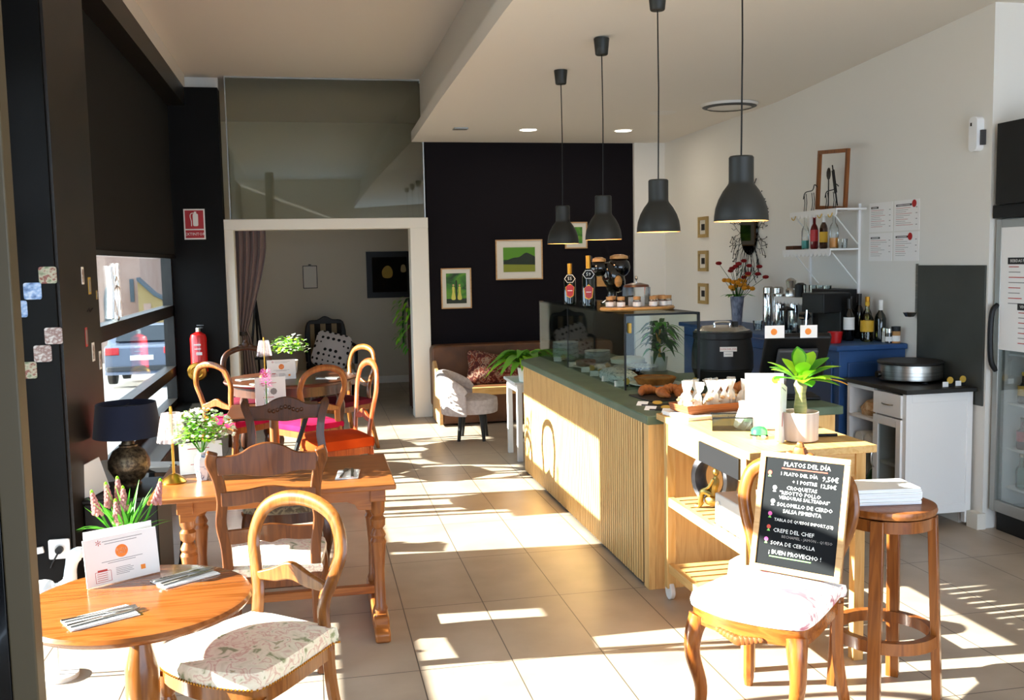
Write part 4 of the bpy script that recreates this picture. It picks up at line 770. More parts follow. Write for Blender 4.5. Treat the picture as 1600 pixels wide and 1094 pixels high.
out=seat_outline(.455,.38,.44); M().prism([(x*.98,y*.98) for x,y in out],.4,.455,'Z').build('seat_frame','cherry_x',t,.008)
b=M()
for i in range(-5,6): b.ball((i*.016,.248-abs(i)*.002,.41-.006*(5-abs(i))*.6),.013+.002*(5-abs(i)),8,.8,1,.5)
b.build('carving','oak_z',t); M().pad(out,.455,.05,.03).build('seat','pink_print',t)
b=M(); 
for x,z,r in ((0,.965,.034),(-.04,.95,.024),(.04,.95,.024),(0,.995,.018)): b.ball((x,-.27,z),r,8,1,1,.6)
b.build('carved_crest','oak_z',t); M().prism([(-.16,.56),(.16,.56),(.155,.6),(0,.615),(-.155,.6)],-.222,-.2).build('back_rail','cherry_x',t,.004)
BX,BY=1.72,3.225
ba=math.atan2(-.229,.203); t=thing('chalkboard','wood-framed chalkboard listing the dishes of the day, propped on the chair','chalkboard',(BX,BY,.535),0,None,(R(-15),0,ba))
W,H=.345,.45
b=M(); b.bx(-W/2,W/2,-.009,.009,0,.022).bx(-W/2,W/2,-.009,.009,H-.022,H).bx(-W/2,-W/2+.022,-.009,.009,.022,H-.022).bx(W/2-.022,W/2,-.009,.009,.022,H-.022); b.build('frame','frame_wood',t,.002)
M().bx(-W/2+.02,W/2-.02,-.003,.006,.02,H-.02).build('slate','slate',t)
b=M(); tx=lambda s_,sz,x,z,m='chalk',rot=0,al='LEFT':b.m(m).text(s_,sz,UP(x,-.0036,z)@RZ(rot),al)
tx('PLATOS DEL DÍA',.024,-.08,.407); b.m('chalk_red').bx(-.085,.09,-.0036,-.0034,.389,.393)
tx('1 PLATO DEL DÍA',.0185,-.09,.37); tx('9,50€',.026,.072,.367); tx('+ 1 POSTRE',.0185,-.04,.343); tx('12,50€',.0215,.066,.34)
tx('CROQUETAS',.02,-.06,.318); tx('"RISOTTO POLLO',.02,-.085,.298); tx('VERDURAS SALTEADAS"',.018,-.085,.28)
tx('SOLOMILLO DE CERDO',.02,-.09,.253); tx('SALSA PIMIENTA',.02,-.065,.230); tx('TABLA DE QUESOS IMPORT.(12)',.0158,-.095,.195)
tx('CREPE DEL CHEF',.021,-.095,.155); tx('BECHAMEL - JAMÓN - QUESO',.0145,-.06,.135,'ink_grey'); tx('SOPA DE CEBOLLA',.02,-.1,.107); tx('¡ BUEN PROVECHO !',.022,-.105,.073); b.m('chalk_green').bx(-.1,.06,-.0036,-.0034,.055,.0585)
for x,z,c in ((-.13,.37,'chalk_red'),(-.105,.315,'chalk'),(-.107,.263,'chalk'),(-.113,.215,'chalk_pink'),(-.113,.165,'chalk_red'),(-.118,.118,'chalk_pink')):
    M().m(c).at(UP(x,-.0036,z)).lathe([(0,.0002),(.0085,.0002)],8).m('chalk_green' if c!='chalk' else 'chalk').lathe([(0,.0002),(.0075,.0002)],3,(0,-.012,0),R(90)).build('drawn_flower',None,t)
b.build('writing',None,t)
# ---------------------------------------------------------------- bar stool with napkins
t=thing('bar_stool','tall round brown wooden bar stool with a ring footrest','stool',(2.14,3.29,0))
M().lathe([(0,.735),(.164,.735),(.18,.742),(.184,.755),(.18,.768),(.164,.772),(0,.772)],48).build('seat','stool_wood',t); M().lathe([(.15,.69),(.174,.69),(.174,.735),(.15,.735)],48).build('seat_ring','stool_wood',t)
for i in range(4):
    a=R(47+90*i); c,s_=math.cos(a),math.sin(a); b=M().at(RZ(a)).prism([(.15,.735),(.183,.735),(.212,0),(.18,0)],-.024,.024); b.build('leg','stool_wood',t,.003)
M().lathe([(.165,.235),(.196,.235),(.194,.28),(.163,.28),(.165,.235)],48).build('footrest','stool_wood',t)
rg=random.Random(6)
for i in range(9):
    b=M().prism(rr(.265,.17,.01,2),0,.0062,'Z'); tag(b.build('cloth_napkin','paper' if i%2 else 'plastic_white'),'white cloth napkin, %s from bottom of the bar stool pile'%ORD[i],'napkin','white cloth napkins piled on the stool',(2.12+rg.uniform(-.004,.004),3.31+rg.uniform(-.004,.004),.7735+i*.0068),R(-8)+rg.uniform(-.03,.03))
# ================================================================ pendants, back wall, right wall, fridge
for i,(y,z,lb) in enumerate(((3.79,1.868,'nearest dark grey pendant lamp over the bar'),(4.77,1.855,'second dark grey pendant lamp from the camera over the bar'),(5.73,1.84,'third dark grey pendant lamp from the camera over the bar'),(6.70,1.836,'farthest dark grey pendant lamp over the bar, before the dark wall'))):
    t=thing('pendant_lamp',lb,'pendant lamp',(1.77,y,z),0,'pendant lamps over the bar'); zc=3.046+max(0,(5.5-y)*.03)-z
    b=M(); b.m('charcoal').lathe([(.113,0),(.1115,.004),(.111,.02),(.106,.055),(.094,.09),(.075,.125),(.056,.15),(.052,.158),(.051,.168),(.051,.262),(.046,.268),(0,.268)],40); b.m('shade_in').lathe([(.112,.0005),(.108,.012),(.103,.055),(.091,.088),(.072,.122),(.05,.148),(0,.16)],32); b.build('shade',None,t)
    M().ball((0,0,.085),.028,12,1.2).build('bulb','bulb',t); M().cyl((0,0,.115),.02,.05,12).build('bulb_holder','black',t)
    M().tube([(0,0,.268),(.004,0,(zc)*.6),(0,0,zc-.05)],.0035,6).build('cord','black',t)
    M().lathe([(0,zc-.1),(.034,zc-.1),(.038,zc-.095),(.047,zc-.008),(.047,zc-.003),(0,zc-.003)],24).build('ceiling_rose','charcoal',t)
    point('pendant_light',(1.77,y,z+.05),3,(1,.72,.42))
for x,lb in ((2.215,'round recessed ceiling light nearer the soffit edge'),(3.22,'round recessed ceiling light nearer the right wall')):
    t=thing('ceiling_light',lb,'ceiling light',(x,9.70,3.038),0,'recessed ceiling lights')
    M().lathe([(.085,0),(.1,-.004),(.108,.0),(.108,.003)],32).build('rim','white_trim',t); M().lathe([(0,-.001),(.085,-.001)],32).build('diffuser','led',t)
    l=bpy.data.lights.new('downlight','AREA'); l.shape='DISK'; l.size=.16; l.energy=3; l.color=(1,.88,.7); lo=bpy.data.objects.new('downlight',l); COL.objects.link(lo); lo.location=(x,9.7,3.025)
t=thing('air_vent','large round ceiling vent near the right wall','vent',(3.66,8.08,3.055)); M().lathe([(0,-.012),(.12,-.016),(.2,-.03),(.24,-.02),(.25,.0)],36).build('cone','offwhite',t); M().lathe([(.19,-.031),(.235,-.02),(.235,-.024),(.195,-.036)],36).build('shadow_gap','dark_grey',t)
tag(M().lathe([(0,-.006),(.1,-.01),(.13,.0)],24).build('speaker_cover','offwhite'),'small round flush ceiling cover beside the large vent','cover',None,(3.22,8.56,3.0505))
tag(M().bx(-.07,.07,-.06,.06,-.012,0).build('ceiling_plate','alu'),'small square grey plate on the bar ceiling','plate',None,(1.51,9.62,3.038))
t=thing('vent_grille','slotted air grille in the side of the ceiling step','grille',(1.238,5.52,3.26)); M().bx(-.005,0,-.45,.3,-.1,.1).build('backing','dark_grey',t)
b=M()
for i in range(9): b.bx(-.02,-.005,-.45,.3,-.098+i*.0235,-.085+i*.0235)
b.build('slat','gold_paint',t)
# back wall pictures
def framed(name,label,x,y,z,w,h,fm,art,mat_='mat_white',fw=.012,mw=.05,ry=0,d=.025,rot=None):
    t=thing(name,label,'picture',(x,y,z),0,None,rot or (0,0,ry))
    M().bx(-w/2,w/2,-d,0,-h/2,-h/2+fw).bx(-w/2,w/2,-d,0,h/2-fw,h/2).bx(-w/2,-w/2+fw,-d,0,-h/2+fw,h/2-fw).bx(w/2-fw,w/2,-d,0,-h/2+fw,h/2-fw).build('frame',fm,t)
    if mw: M().bx(-w/2+fw,w/2-fw,-d*.5,0,-h/2+fw,h/2-fw).build('mount',mat_,t)
    q=fw+mw; b=M().m(art).bx(-w/2+q,w/2-q,-d*.6,-d*.3,-h/2+q,h/2-q); return t,b,w/2-q,h/2-q
t,b,a,h=framed('framed_picture','small portrait picture of two pale figures on green, left on the dark wall',1.595,10.745,1.428,.34,.45,'frame_wood','landscape',mw=.045)
b.m('hill').at(T(0,-.0182,0)@RX(PI/2)).bx(-.008,.008,-.12,.09,0,.001).bx(-a,a,-h,-.115,0,.001)
for dx in (-.034,.036): b.m('dress').at(T(dx,-.0185,-.03)@RX(PI/2)).prism(spl2([(-.024,-.09),(.024,-.09),(.012,-.01),(.014,.04),(0,.052),(-.014,.04),(-.012,-.01)],3,True),0,.001,'Z').m('cookie').lathe([(0,.0012),(.011,.0012)],10,(0,.066,0)).at(MX())
b.build('painting',None,t)
t,b,a,h=framed('framed_picture','wide picture of a green sky over dark hills on the dark wall',2.32,10.745,1.735,.54,.45,'frame_wood','leaf_dark',mw=.075)
b.m('fern').bx(-a,a,-.017,-.016,.0,h); b.m('meadow').bx(-a,a,-.0175,-.0165,-h,-.04); b.m('hill').at(T(0,-.0178,0)@RX(PI/2)).prism(spl2([(-a,-.02),(-a*.4,.02),(0,.03),(a*.4,.075),(a*.7,.06),(a,.03)],4)+[(a,-.06),(-a,-.05)],0,.001,'Z'); b.build('painting',None,t)
t,b,a,h=framed('framed_picture','small picture on the dark wall half hidden by the farthest pendant',2.99,10.745,2.0,.26,.3,'frame_wood','landscape',mw=.045); b.build('painting',None,t)
# bench, cushion, tub chair
t=thing('sofa_bench','brown leather bench with pale wooden front against the dark wall','sofa',(0,0,0))
M().at(T(2.3,10.45,.465)@RX(PI/2)@T(0,0,-.25)).prism(rr(2.06,.7,.06,4),0,.25,'Z').build('backrest','leather',t,.02)
M().bx(1.3,3.32,9.98,10.46,.36,.40).build('seat','leather',t,.015); M().bx(1.5,3.32,9.96,9.985,.32,.402).build('front_rail','pine_x',t,.004)
M().prism([(9.97,.02),(10.5,.02),(10.5,.62),(10.42,.66),(9.99,.45),(9.95,.36)],1.27,1.31,'X').build('side_panel','frame_wood',t,.006); M().bx(1.33,3.3,10.04,10.5,.02,.34).build('plinth','leather',t)
tag(M().at(RX(R(72))).pad(spl2([(-.33,-.16),(0,-.17),(.36,-.165),(.35,.0),(.28,.11),(0,.14),(-.3,.2),(-.32,.02)],4,True),-.05,.05,.06).build('kilim_cushion','kilim'),'patterned rust-red kilim cushion lying on the leather bench','cushion',None,(1.97,10.27,.575))
t=thing('tub_chair','small pale grey upholstered tub chair with rolled back and black legs','chair',(1.5,9.22,0),face(.9,-.25))
circ=[(.245*math.cos(2*PI*i/28),.245*math.sin(2*PI*i/28)) for i in range(28)]; M().pad(circ,.27,.14,.03).build('seat','grey_fabric',t)
def bk(u,v):
    a=PI+PI*(.02+.96*u); r=.25+.03*v; z=.26+.36*v*(math.sin(PI*(.12+.76*u))**.6); return (r*math.cos(a),r*math.sin(a)-.01,z)
def bk2(u,v): p=bk(1-u,v); return (p[0]*1.16,p[1]*1.16,p[2])
b=M().grid(bk2,18,6).grid(lambda u,v:bk(u,v),18,6); b.build('backrest','grey_fabric',t)
P=[(lambda a,s_:(.29*math.cos(a),.29*math.sin(a)-.01,.27+.36*s_))(PI+PI*(.02+.96*u),(math.sin(PI*(.12+.76*u))**.6)) for u in [i/16 for i in range(17)]]; M().tube(P,[.03]+[.05]*15+[.03],10).build('roll','grey_fabric',t)
for a in (40,140,220,320): M().tube([(.15*math.cos(R(a)),.15*math.sin(R(a)),.28),(.19*math.cos(R(a)),.19*math.sin(R(a)),0)],[.026,.016],8).build('leg','black',t)
# ---------------------------------------------------------------- right wall
XW=4.05
t=thing('sunburst_mirror','oval black mirror with a sunburst of dark wire twigs on the right wall','mirror',(XW-.012,8.47,1.964))
M().at(RY(-PI/2)).lathe([(.0,.012),(.2,.012),(.21,0),(.19,-.008)],36,(0,0,0),0,1.1,.85).build('glass','mirror',t); b=M(); rg=random.Random(12)
for i in range(58):
    a=2*PI*i/58+rg.uniform(-.05,.05); P=[]; r=.17
    for k in range(7): P.append((-.004-.01*rg.random(),r*.9*math.cos(a),r*1.12*math.sin(a))); r+=rg.uniform(.035,.055); a+=rg.uniform(-.12,.12)
    b.tube(P,.0028,4); q=P[3]; b.tube([q,(-.006,q[1]*1.12+.02,q[2]*1.12-.02),(-.006,q[1]*1.2+.05,q[2]*1.22)],.0025,4); b.ball(P[-1],.006,5)
b.build('twigs','black',t)
for z,lb in ((2.035,'top one of three small gilt frames stacked on the right wall'),(1.683,'middle one of three small gilt frames on the right wall'),(1.342,'lowest of three small gilt frames on the right wall')):
    t,b,a,h=framed('framed_picture',lb,XW-.001,9.556,z,.235,.215,'ochre','black',fw=.035,mw=.04,ry=-PI/2); o=b.build('picture',None,t)
# wall shelf
t=thing('wall_shelf','white metal wall shelf unit with two scalloped shelves','shelf',(0,0,0))
for y in (6.62,7.34): M().bx(XW-.02,XW-.001,y-.012,y+.012,1.36,2.1).build('upright','white_paint',t)
def scal(y0,y1,z,name):
    b=M().bx(3.79,XW-.02,y0,y1,z-.012,z); n=12; w=(y1-y0)/n
    pts=[(y0,z)]+[(y0,z-.03)]
    for i in range(n):
        for q in range(1,5): a=PI*q/4; pts.append((y0+w*(i+.5)-w*.5*math.cos(a),z-.03-w*.45*math.sin(a)))
    pts+=[(y1,z)]; b.prism(pts,3.782,3.79,'X'); return b.build(name,'white_paint',t)
scal(6.5,7.2,2.062,'shelf_board'); scal(6.58,7.32,1.768,'shelf_board')
for z in (2.04,1.74):
    for y in (6.62,7.2): M().tube([(3.82,y,z),(XW-.01,y,z-.25)],.005,6).build('bracket','white_paint',t)
for y in (6.55,6.7,7.1): M().tube(spl([(3.78,y,2.03),(3.765,y,2.0),(3.75,y,2.005),(3.745,y,2.02)],3),.004,5).build('hook','gold_paint',t)
t=thing('open_picture','empty oak picture frame with kitchen tools inside, leaning on the top shelf','frame',(3.9,6.78,2.063),0,None,(0,R(4),-PI/2)); w_,h_=.43,.45; f_w=.028
M().bx(-w_/2,w_/2,-.012,.012,0,f_w).bx(-w_/2,w_/2,-.012,.012,h_-f_w,h_).bx(-w_/2,-w_/2+f_w,-.012,.012,f_w,h_-f_w).bx(w_/2-f_w,w_/2,-.012,.012,f_w,h_-f_w).build('frame','oak_z',t)
t=thing('wire_figures','thin black wire goats standing before the oak frame on the top shelf','figurine',(3.84,6.9,2.063),-PI/2)
for x0,k in ((-.1,1.0),(.22,.9)):
    b=M()
    b.tube(spl([(x0-.09*k,0,.1*k),(x0-.06*k,0,.15*k),(x0+.05*k,0,.16*k),(x0+.08*k,0,.2*k),(x0+.12*k,0,.18*k)],4),.004,5)
    for dx in (-.08,-.05,.04,.07): b.tube([(x0+dx*k,0,.14*k),(x0+(dx+.015)*k,0,.07*k),(x0+dx*k,0,0)],.003,5)
    b.build('wire_goat','black',t)
t=thing('utensils','dark spatula and spoon standing inside the oak frame','utensil',(3.93,6.74,2.092),-PI/2); M().at(RY(R(-14))).bx(-.015,.015,-.004,.004,.1,.28).tube([(0,0,0),(0,0,.1)],.006,6).tube([(0,0,.28),(0,0,.32)],.005,6).build('spatula','black',t); M().at(T(-.13,0,0)).ball((0,0,.25),.03,10,1.6,1,.3).tube([(0,0,0),(0,0,.22)],.005,6).build('spoon','brown_post',t)
def shbottle(y,lb,h,gm,cap,lab,fill=None,**k): bottle(k.get('nm','bottle'),lb,'bottle',(3.87,y,1.7685),h,k.get('r',.03),gm,cap,lab,k.get('lz',(.05,.13)),None,k.get('cl',.03),.011,.55,0,fill)
shbottle(7.11,'clear bottle with a teal base on the second wall shelf',.26,'clear','gold_paint',None,('teal',.07),cl=.012)
shbottle(6.97,'dark red bottle with a red label on the second wall shelf',.27,'bottle_red','sign_red','sign_red',lz=(.06,.15))
shbottle(6.83,'amber beer bottle with a yellow label on the second wall shelf',.28,'bottle_amber','label_white','yellow_label',cl=.08)
shbottle(6.68,'clear swing-top bottle with orange liquid on the second wall shelf',.27,'clear','gold_paint',None,('orange_liquid',.08),cl=.01,r=.034)
tag(M().bx(-.05,.05,-.06,.06,0,.03).build('wooden_stand','walnut'),'small dark wooden block on the second wall shelf','block',None,(3.84,7.22,1.769))
for i,y in enumerate((6.6,6.545)): tag(M().lathe([(0,.002),(.02,0),(.024,.07),(.022,.07),(.018,.006),(0,.005)],14).build('shot_glass','clear'),'little clear glass, %s from the right end of the second wall shelf'%ORD[i],'glass',None,(3.9,y+.04,1.769))
o=thing('wall_shelf','lower white scalloped wall shelf above the coffee machine, holding cups','shelf'); t=o; scal(6.75,7.46,1.385,'shelf_board'); M().bx(XW-.02,XW-.001,6.75,7.46,1.36,1.41).build('wall_rail','white_paint',o)
for y,nm,mt,lb in ((7.36,'moka_pot','steel','steel moka pot on the lower wall shelf'),(7.2,'jar','black','black jar on the lower wall shelf')):
    tag(M().lathe([(0,0),(.045,0),(.045,.05),(.032,.07),(.045,.13),(.02,.15),(0,.155)] if nm=='moka_pot' else [(0,0),(.045,0),(.045,.1),(.02,.115),(0,.115)],8 if nm=='moka_pot' else 18).build(nm,mt),lb,nm.replace('_',' '),None,(3.88,y,1.386))
for i in range(7): tag(M().lathe([(0,.003),(.026,0),(.034,.1),(.032,.1),(.024,.006),(0,.005)],16).build('drinking_glass','clear'),'drinking glass on the lower wall shelf, %s from the black jar'%ORD[i],'glass','glasses on the lower wall shelf',(3.88+.03*(i%2),7.1-i*.052,1.386))
# menu sheets
def sheet(y,z,w,h,lb,hdr,rows,dot=None,hdr2=None):
    t=thing('menu_sheet',lb,'menu',(XW-.0015,y,z),-PI/2,'menu sheets on the right wall'); M().bx(-w/2,w/2,-.001,.001,-h/2,h/2).build('sheet','paper',t); b=M(); rg=random.Random(int(y*100+z*7))
    b.m('ink').bx(-w*.42,w*hdr,-.0015,-.001,h*.30,h*.37); b.m('paper').bx(-w*.38,w*(hdr-.06),-.0017,-.0015,h*.325,h*.345)
    for i in range(rows):
        zz=h*.24-i*h*.62/rows; b.m('ink_red' if i%3==0 else 'ink_grey').bx(-w*.42,-w*.42+w*rg.uniform(.3,.7),-.0015,-.001,zz-h*.006,zz+h*.006)
        if i%3==0: b.m('ink_grey').bx(w*.36,w*.42,-.0015,-.001,zz-h*.012,zz+h*.012)
    if dot: b.m('sign_red').at(UP(dot[0]*w,-.0018,dot[1]*h)).lathe([(0,.0003),(w*.09,.0003)],16)
    b.build('print',None,t)
sheet(6.35,1.985,.29,.21,'upper left menu sheet on the right wall','0.02' and -.1,10); sheet(6.04,1.985,.29,.21,'upper right menu sheet with a red dot on the right wall',.2,10,(.3,.36)); sheet(6.35,1.77,.29,.2,'lower left menu sheet on the right wall',-.02,9); sheet(6.04,1.77,.29,.2,'lower right menu sheet with a red dot on the right wall',.08,9,(.16,.34))
tag(M().bx(-.012,0,-.335,.335,-.435,.435).build('splash_board','splash',None,.002),'dark grey splash board on the wall behind the crepe maker','board',None,(XW-.0005,5.55,1.205))
t=thing('ladle','long steel ladle hanging on the edge of the grey splash board','ladle',(XW-.002,5.905,1.28)); M().bx(-.005,.0,-.012,.012,.04,.37).build('handle','brushed',t); M().lathe([(.001,-.035),(.03,-.028),(.046,0),(.043,0),(.028,-.024),(.001,-.03)],18,(-.052,.0,.04)).build('bowl','steel',t)
t=thing('wall_sensor','white alarm sensor high on the right wall','sensor',(XW,5.31,2.44)); M().at(RY(-PI/2)).prism(rr(.21,.075,.03,4),0,.05,'Z').build('housing','plastic_white',t); M().bx(-.03,-.002,-.06,-.04,-.07,.02).build('bracket','dark_grey',t); M().bx(-.052,-.05,.01,.022,.05,.07).build('lens','black',t)
# blue cabinet with its bottles
t=thing('blue_cabinet','long blue painted cabinet along the right wall','cabinet',(0,0,0))
M().bx(3.54,4.045,6.02,8.85,.08,1.06).build('body','blue_paint',t,.004); M().bx(3.5,4.047,5.99,8.9,1.06,1.1).build('top','blue_paint',t,.01); M().bx(3.58,4.04,6.05,8.8,0,.08).build('plinth','black',t)
for y in (6.1,6.8,7.5,8.2): M().bx(3.525,3.54,y,y+.6,.16,.98).build('door','blue_cab',t,.006)
M().bx(3.6,3.98,6.005,6.02,.16,.98).build('side_panel','blue_cab',t,.006)
BZ=1.101
t=thing('coffee_machine','black coffee machine on the blue cabinet','coffee machine',(3.70,6.49,BZ),R(-80)); M().bx(-.12,.12,-.1,.13,0,.03).bx(-.12,.12,.03,.13,.03,.33).bx(-.12,.12,-.12,.13,.2,.345).build('body','black',t,.008); M().at(T(-.12,-.08,.17)@RY(-PI/2)).cyl((0,0,-.01),.03,.06,14).build('steam_knob','black_gloss',t); M().tube([(-.05,-.13,.22),(-.05,-.14,.08)],.008,6).build('spout','chrome',t)
tag(M().bx(-.17,.17,-.1,.1,0,.36).build('bread_bin','black',None,.006),'black box behind the wine bottles on the blue cabinet','box',None,(3.945,6.79,BZ),R(-90))
for x,y,h,gm,cap,lab,lb,r,lz in ((3.8,6.34,.30,'wine_dark','brown_post','label_white','dark wine bottle with a white label, leftmost on the blue cabinet',.038,(.08,.17)),(3.91,6.50,.31,'wine_dark','brown_post','yellow_label','dark wine bottle with a gold label beside the coffee machine',.036,(.07,.16)),(3.88,6.235,.28,'oil','yellow_label','yellow_label','clear oil bottle with a yellow cap at the front of the blue cabinet',.045,(.07,.15)),(3.965,6.37,.31,'wine','foil_gold','yellow_label','green bottle with gold neck behind the oil bottle',.035,(.06,.14)),(3.985,6.235,.29,'wine','label_white',None,'green bottle with a white neck by the right wall',.04,None)):
    bottle('wine_bottle' if gm!='oil' else 'oil_bottle',lb,'bottle',(x,y,BZ),h,r,gm,cap,lab,lz or (.05,.1),None,.07 if gm!='oil' else .025,.014,.55)
bottle('wine_bottle','dark bottle partly hidden behind the yellow-capped oil bottle','bottle',(3.95,6.455,BZ),.33,.036,'wine_dark','brown_post',None)
def pepper(x,y,lb,body,cap,h=.1,r=.024): t=thing('spice_jar',lb,'jar',(x,y,BZ),0,'spice jars on the blue cabinet'); M().cyl((0,0,0),r,h*.72,16).build('glass',body,t); M().cyl((0,0,h*.72),r*1.05,h*.28,16).build('lid',cap,t); M().lathe([(r+.001,.012),(r+.001,h*.45)],16).build('label','label_white',t)
pepper(3.96,6.13,'white spice jar with a dark lid on the blue cabinet','offwhite','steel'); pepper(3.94,6.06,'dark spice jar in the middle on the blue cabinet','wine_dark','steel'); pepper(3.985,6.045,'tan spice jar with black lid, rightmost on the blue cabinet','cork','black',.115,.03)
tag(M().lathe([(0,0),(.04,0),(.052,.08),(.048,.08),(.038,.008),(0,.006)],20).build('red_tub','sign_red'),'small red tub before the coffee machine','tub',None,(3.61,6.2,BZ)); tag(M().lathe([(0,0),(.03,0),(.036,.06),(.032,.06),(.027,.006),(0,.005)],18).build('cup','cork'),'small tan cup left of the coffee machine','cup',None,(3.62,6.58,BZ))
t=thing('glass_kettle','glass kettle with a black handle on the blue cabinet','kettle',(3.72,7.12,BZ),R(60)); M().lathe([(0,.02),(.075,.02),(.085,.06),(.075,.15),(.06,.185)],28).build('jug','clear',t); M().lathe([(0,0),(.08,0),(.078,.022),(0,.022)],24).build('base','black',t); M().lathe([(.06,.185),(.055,.2),(.015,.215),(0,.22)],20).build('lid','black',t); M().tube(spl([(-.06,0,.18),(-.13,0,.18),(-.14,0,.1),(-.1,0,.04)],5),.013,8).build('handle','black',t)
for i,(x,y,h) in enumerate(((3.86,7.72,.36),(3.88,7.58,.36),(3.84,7.47,.31),(3.92,7.36,.36))): t=thing('thermos_flask','shiny steel thermos flask on the blue cabinet, %s from the flower vase'%ORD[i],'flask',(x,y,BZ),0,'steel flasks on the blue cabinet'); M().lathe([(0,0),(.045,0),(.047,.01),(.047,h*.8),(.044,h*.84)],20).build('body','chrome',t); M().lathe([(.044,h*.84),(.044,h*.97),(.03,h),(0,h)],18).build('lid','steel',t)
for i,(x,y) in enumerate(((3.68,7.55),(3.7,7.38),(3.66,7.0),(3.75,6.93))): tag(M().lathe([(0,.003),(.034,0),(.042,.08),(.04,.08),(.032,.006),(0,.005)],18).build('glass_bowl','clear'),'clear glass cup beside the glass kettle, %s from the flasks'%ORD[i],'glass','clear cups on the blue cabinet',(x,y,BZ))
t=thing('bottle_rack','small black wire rack between the kettle and the coffee machine','rack',(3.88,6.98,BZ)); b=M()
for dx in (-.06,.06):
    for dy in (-.08,0,.08): b.tube([(dx,dy,0),(dx,dy,.22)],.004,5)
for z in (.05,.14,.22): b.tube([(-.06,-.08,z),(.06,-.08,z),(.06,.08,z),(-.06,.08,z)],.0035,5,True)
b.build('wire','dark_grey',t)
t=thing('flower_vase','tall grey-blue vase of red and orange artificial flowers on the blue cabinet','vase',(3.70,8.0,BZ)); M().lathe([(0,0),(.04,0),(.05,.15),(.062,.27),(.055,.27),(.045,.15),(0,.02)],20).build('vase','vase_blue',t); st=M(); fl=M(); rg=random.Random(14)
for i in range(30):
    a=rg.uniform(0,2*PI); red=i<12; e=rg.uniform(.14,.34) if red else rg.uniform(.03,.16); z=rg.uniform(.42,.6) if red else rg.uniform(.33,.47); p=(e*math.cos(a)*.9,e*math.sin(a),z); st.m('leaf_dark').tube([(0,0,.2),(p[0]*.4,p[1]*.4,z*.75),p],.0022,4)
    if red:
        fl.m('petal_red').ball(p,.032,8,.55,1,.8)
    else: fl.m('petal_orange').ball(p,.027,8,.75)
for i in range(14): a=rg.uniform(0,2*PI); st.m('leaf').leaf((0,0,.26),(math.cos(a),math.sin(a),.6),.2,.035,.5,5)
st.build('stem',None,t); fl.build('blossom',None,t)
# crepe cabinet
t=thing('crepe_cabinet','white kitchen cabinet with open shelves, drawer and glass door under the crepe maker','cabinet',(0,0,0)); X0,X1,Y0,Y1=3.565,4.03,5.285,5.955
b=M(); b.bx(X0+.03,X1-.03,Y0+.004,Y0+.02,.1,.855).bx(X0,X0+.04,Y0,Y0+.04,.02,.855).bx(X1-.04,X1,Y0,Y0+.04,.02,.855).bx(X0+.04,X1-.04,Y0,Y0+.02,.8,.855).bx(X0+.04,X1-.04,Y0,Y0+.02,.09,.145); b.build('side_panel','white_paint',t,.002)
M().bx(X0,X0+.03,Y1-.03,Y1,.02,.855).bx(X1-.03,X1,Y1-.03,Y1,.02,.855).bx(X0+.03,X1-.03,Y1-.015,Y1-.005,.1,.855).build('side_panel','white_paint',t); M().bx(X1-.012,X1,Y0+.04,Y1-.03,.1,.855).build('back_panel','black',t); M().bx(X0+.01,X1-.012,5.615,5.635,.1,.855).build('divider','white_paint',t)
M().bx(X0-.02,X1+.008,Y0-.03,Y1+.02,.857,.885).build('worktop','crepe_top',t,.004); M().bx(X0,X1-.01,Y0+.03,Y1-.03,.09,.11).build('bottom_board','white_paint',t)
for z in (.42,.63): M().bx(X0,X1-.012,5.635,Y1-.015,z,z+.018).build('shelf','white_paint',t)
M().bx(X0+.02,X1-.012,Y0+.02,5.615,.37,.385).build('shelf','white_paint',t); M().bx(X0,X0+.01,5.635,Y1-.03,.83,.855).build('top_rail','white_paint',t)
d=M().bx(X0-.016,X0,Y0+.035,5.62,.70,.845).build('drawer','white_paint',t,.003); M().tube(spl([(X0-.016,5.40,.775),(X0-.035,5.43,.775),(X0-.035,5.49,.775),(X0-.016,5.52,.775)],3),.004,6).build('handle','steel',d)
d=M().bx(X0-.016,X0,Y0+.035,Y0+.085,.12,.69).bx(X0-.016,X0,5.565,5.62,.12,.69).bx(X0-.016,X0,Y0+.085,5.565,.635,.69).bx(X0-.016,X0,Y0+.085,5.565,.12,.175).build('door','white_paint',t,.002); M().bx(X0-.01,X0-.007,Y0+.08,5.57,.17,.64).build('pane','pane',d); M().tube(spl([(X0-.016,5.60,.46),(X0-.035,5.60,.43),(X0-.035,5.60,.37),(X0-.016,5.60,.34)],3),.004,6).build('handle','steel',d)
bottle('plastic_bottle','white squeeze bottle with a red label behind the glass door of the white cabinet','bottle',(3.72,5.46,.386),.22,.045,'offwhite','offwhite','sign_red',(.06,.13),None,.03,.02,.62)
tag(M().cyl((0,0,0),.035,.16,16).build('storage_jar','cork'),'tan storage jar at the bottom behind the glass door','jar',None,(3.72,5.44,.1105))
for i,(y,m_) in enumerate(((5.84,'offwhite'),(5.73,'cork'))): tag(M().at(RY(PI/2)).cyl((0,0,0),.048,.2,22).build('paper_roll','offwhite'),'rolled paper on the middle open shelf of the white cabinet, %s from the left'%ORD[i],'roll','paper rolls in the white cabinet',(3.585,y,.487))
tag(M().lathe([(0,0),(.1,0),(.12,.04),(.09,.09),(.03,.11),(0,.11)],14,(0,0,0),0,1,.9,lambda a,z:1+.1*math.sin(3*a+z*40)).build('bread_bag','cookie'),'tan bag of bread on the top open shelf of the white cabinet','bag',None,(3.70,5.79,.649)); tag(M().lathe([(0,0),(.11,0),(.12,.1),(.08,.16),(0,.18)],12,mod=lambda a,z:1+.1*math.sin(3*a+z*30)).build('green_bag','leaf_dark'),'dark green bag at the bottom of the open shelves','bag',None,(3.74,5.79,.111))
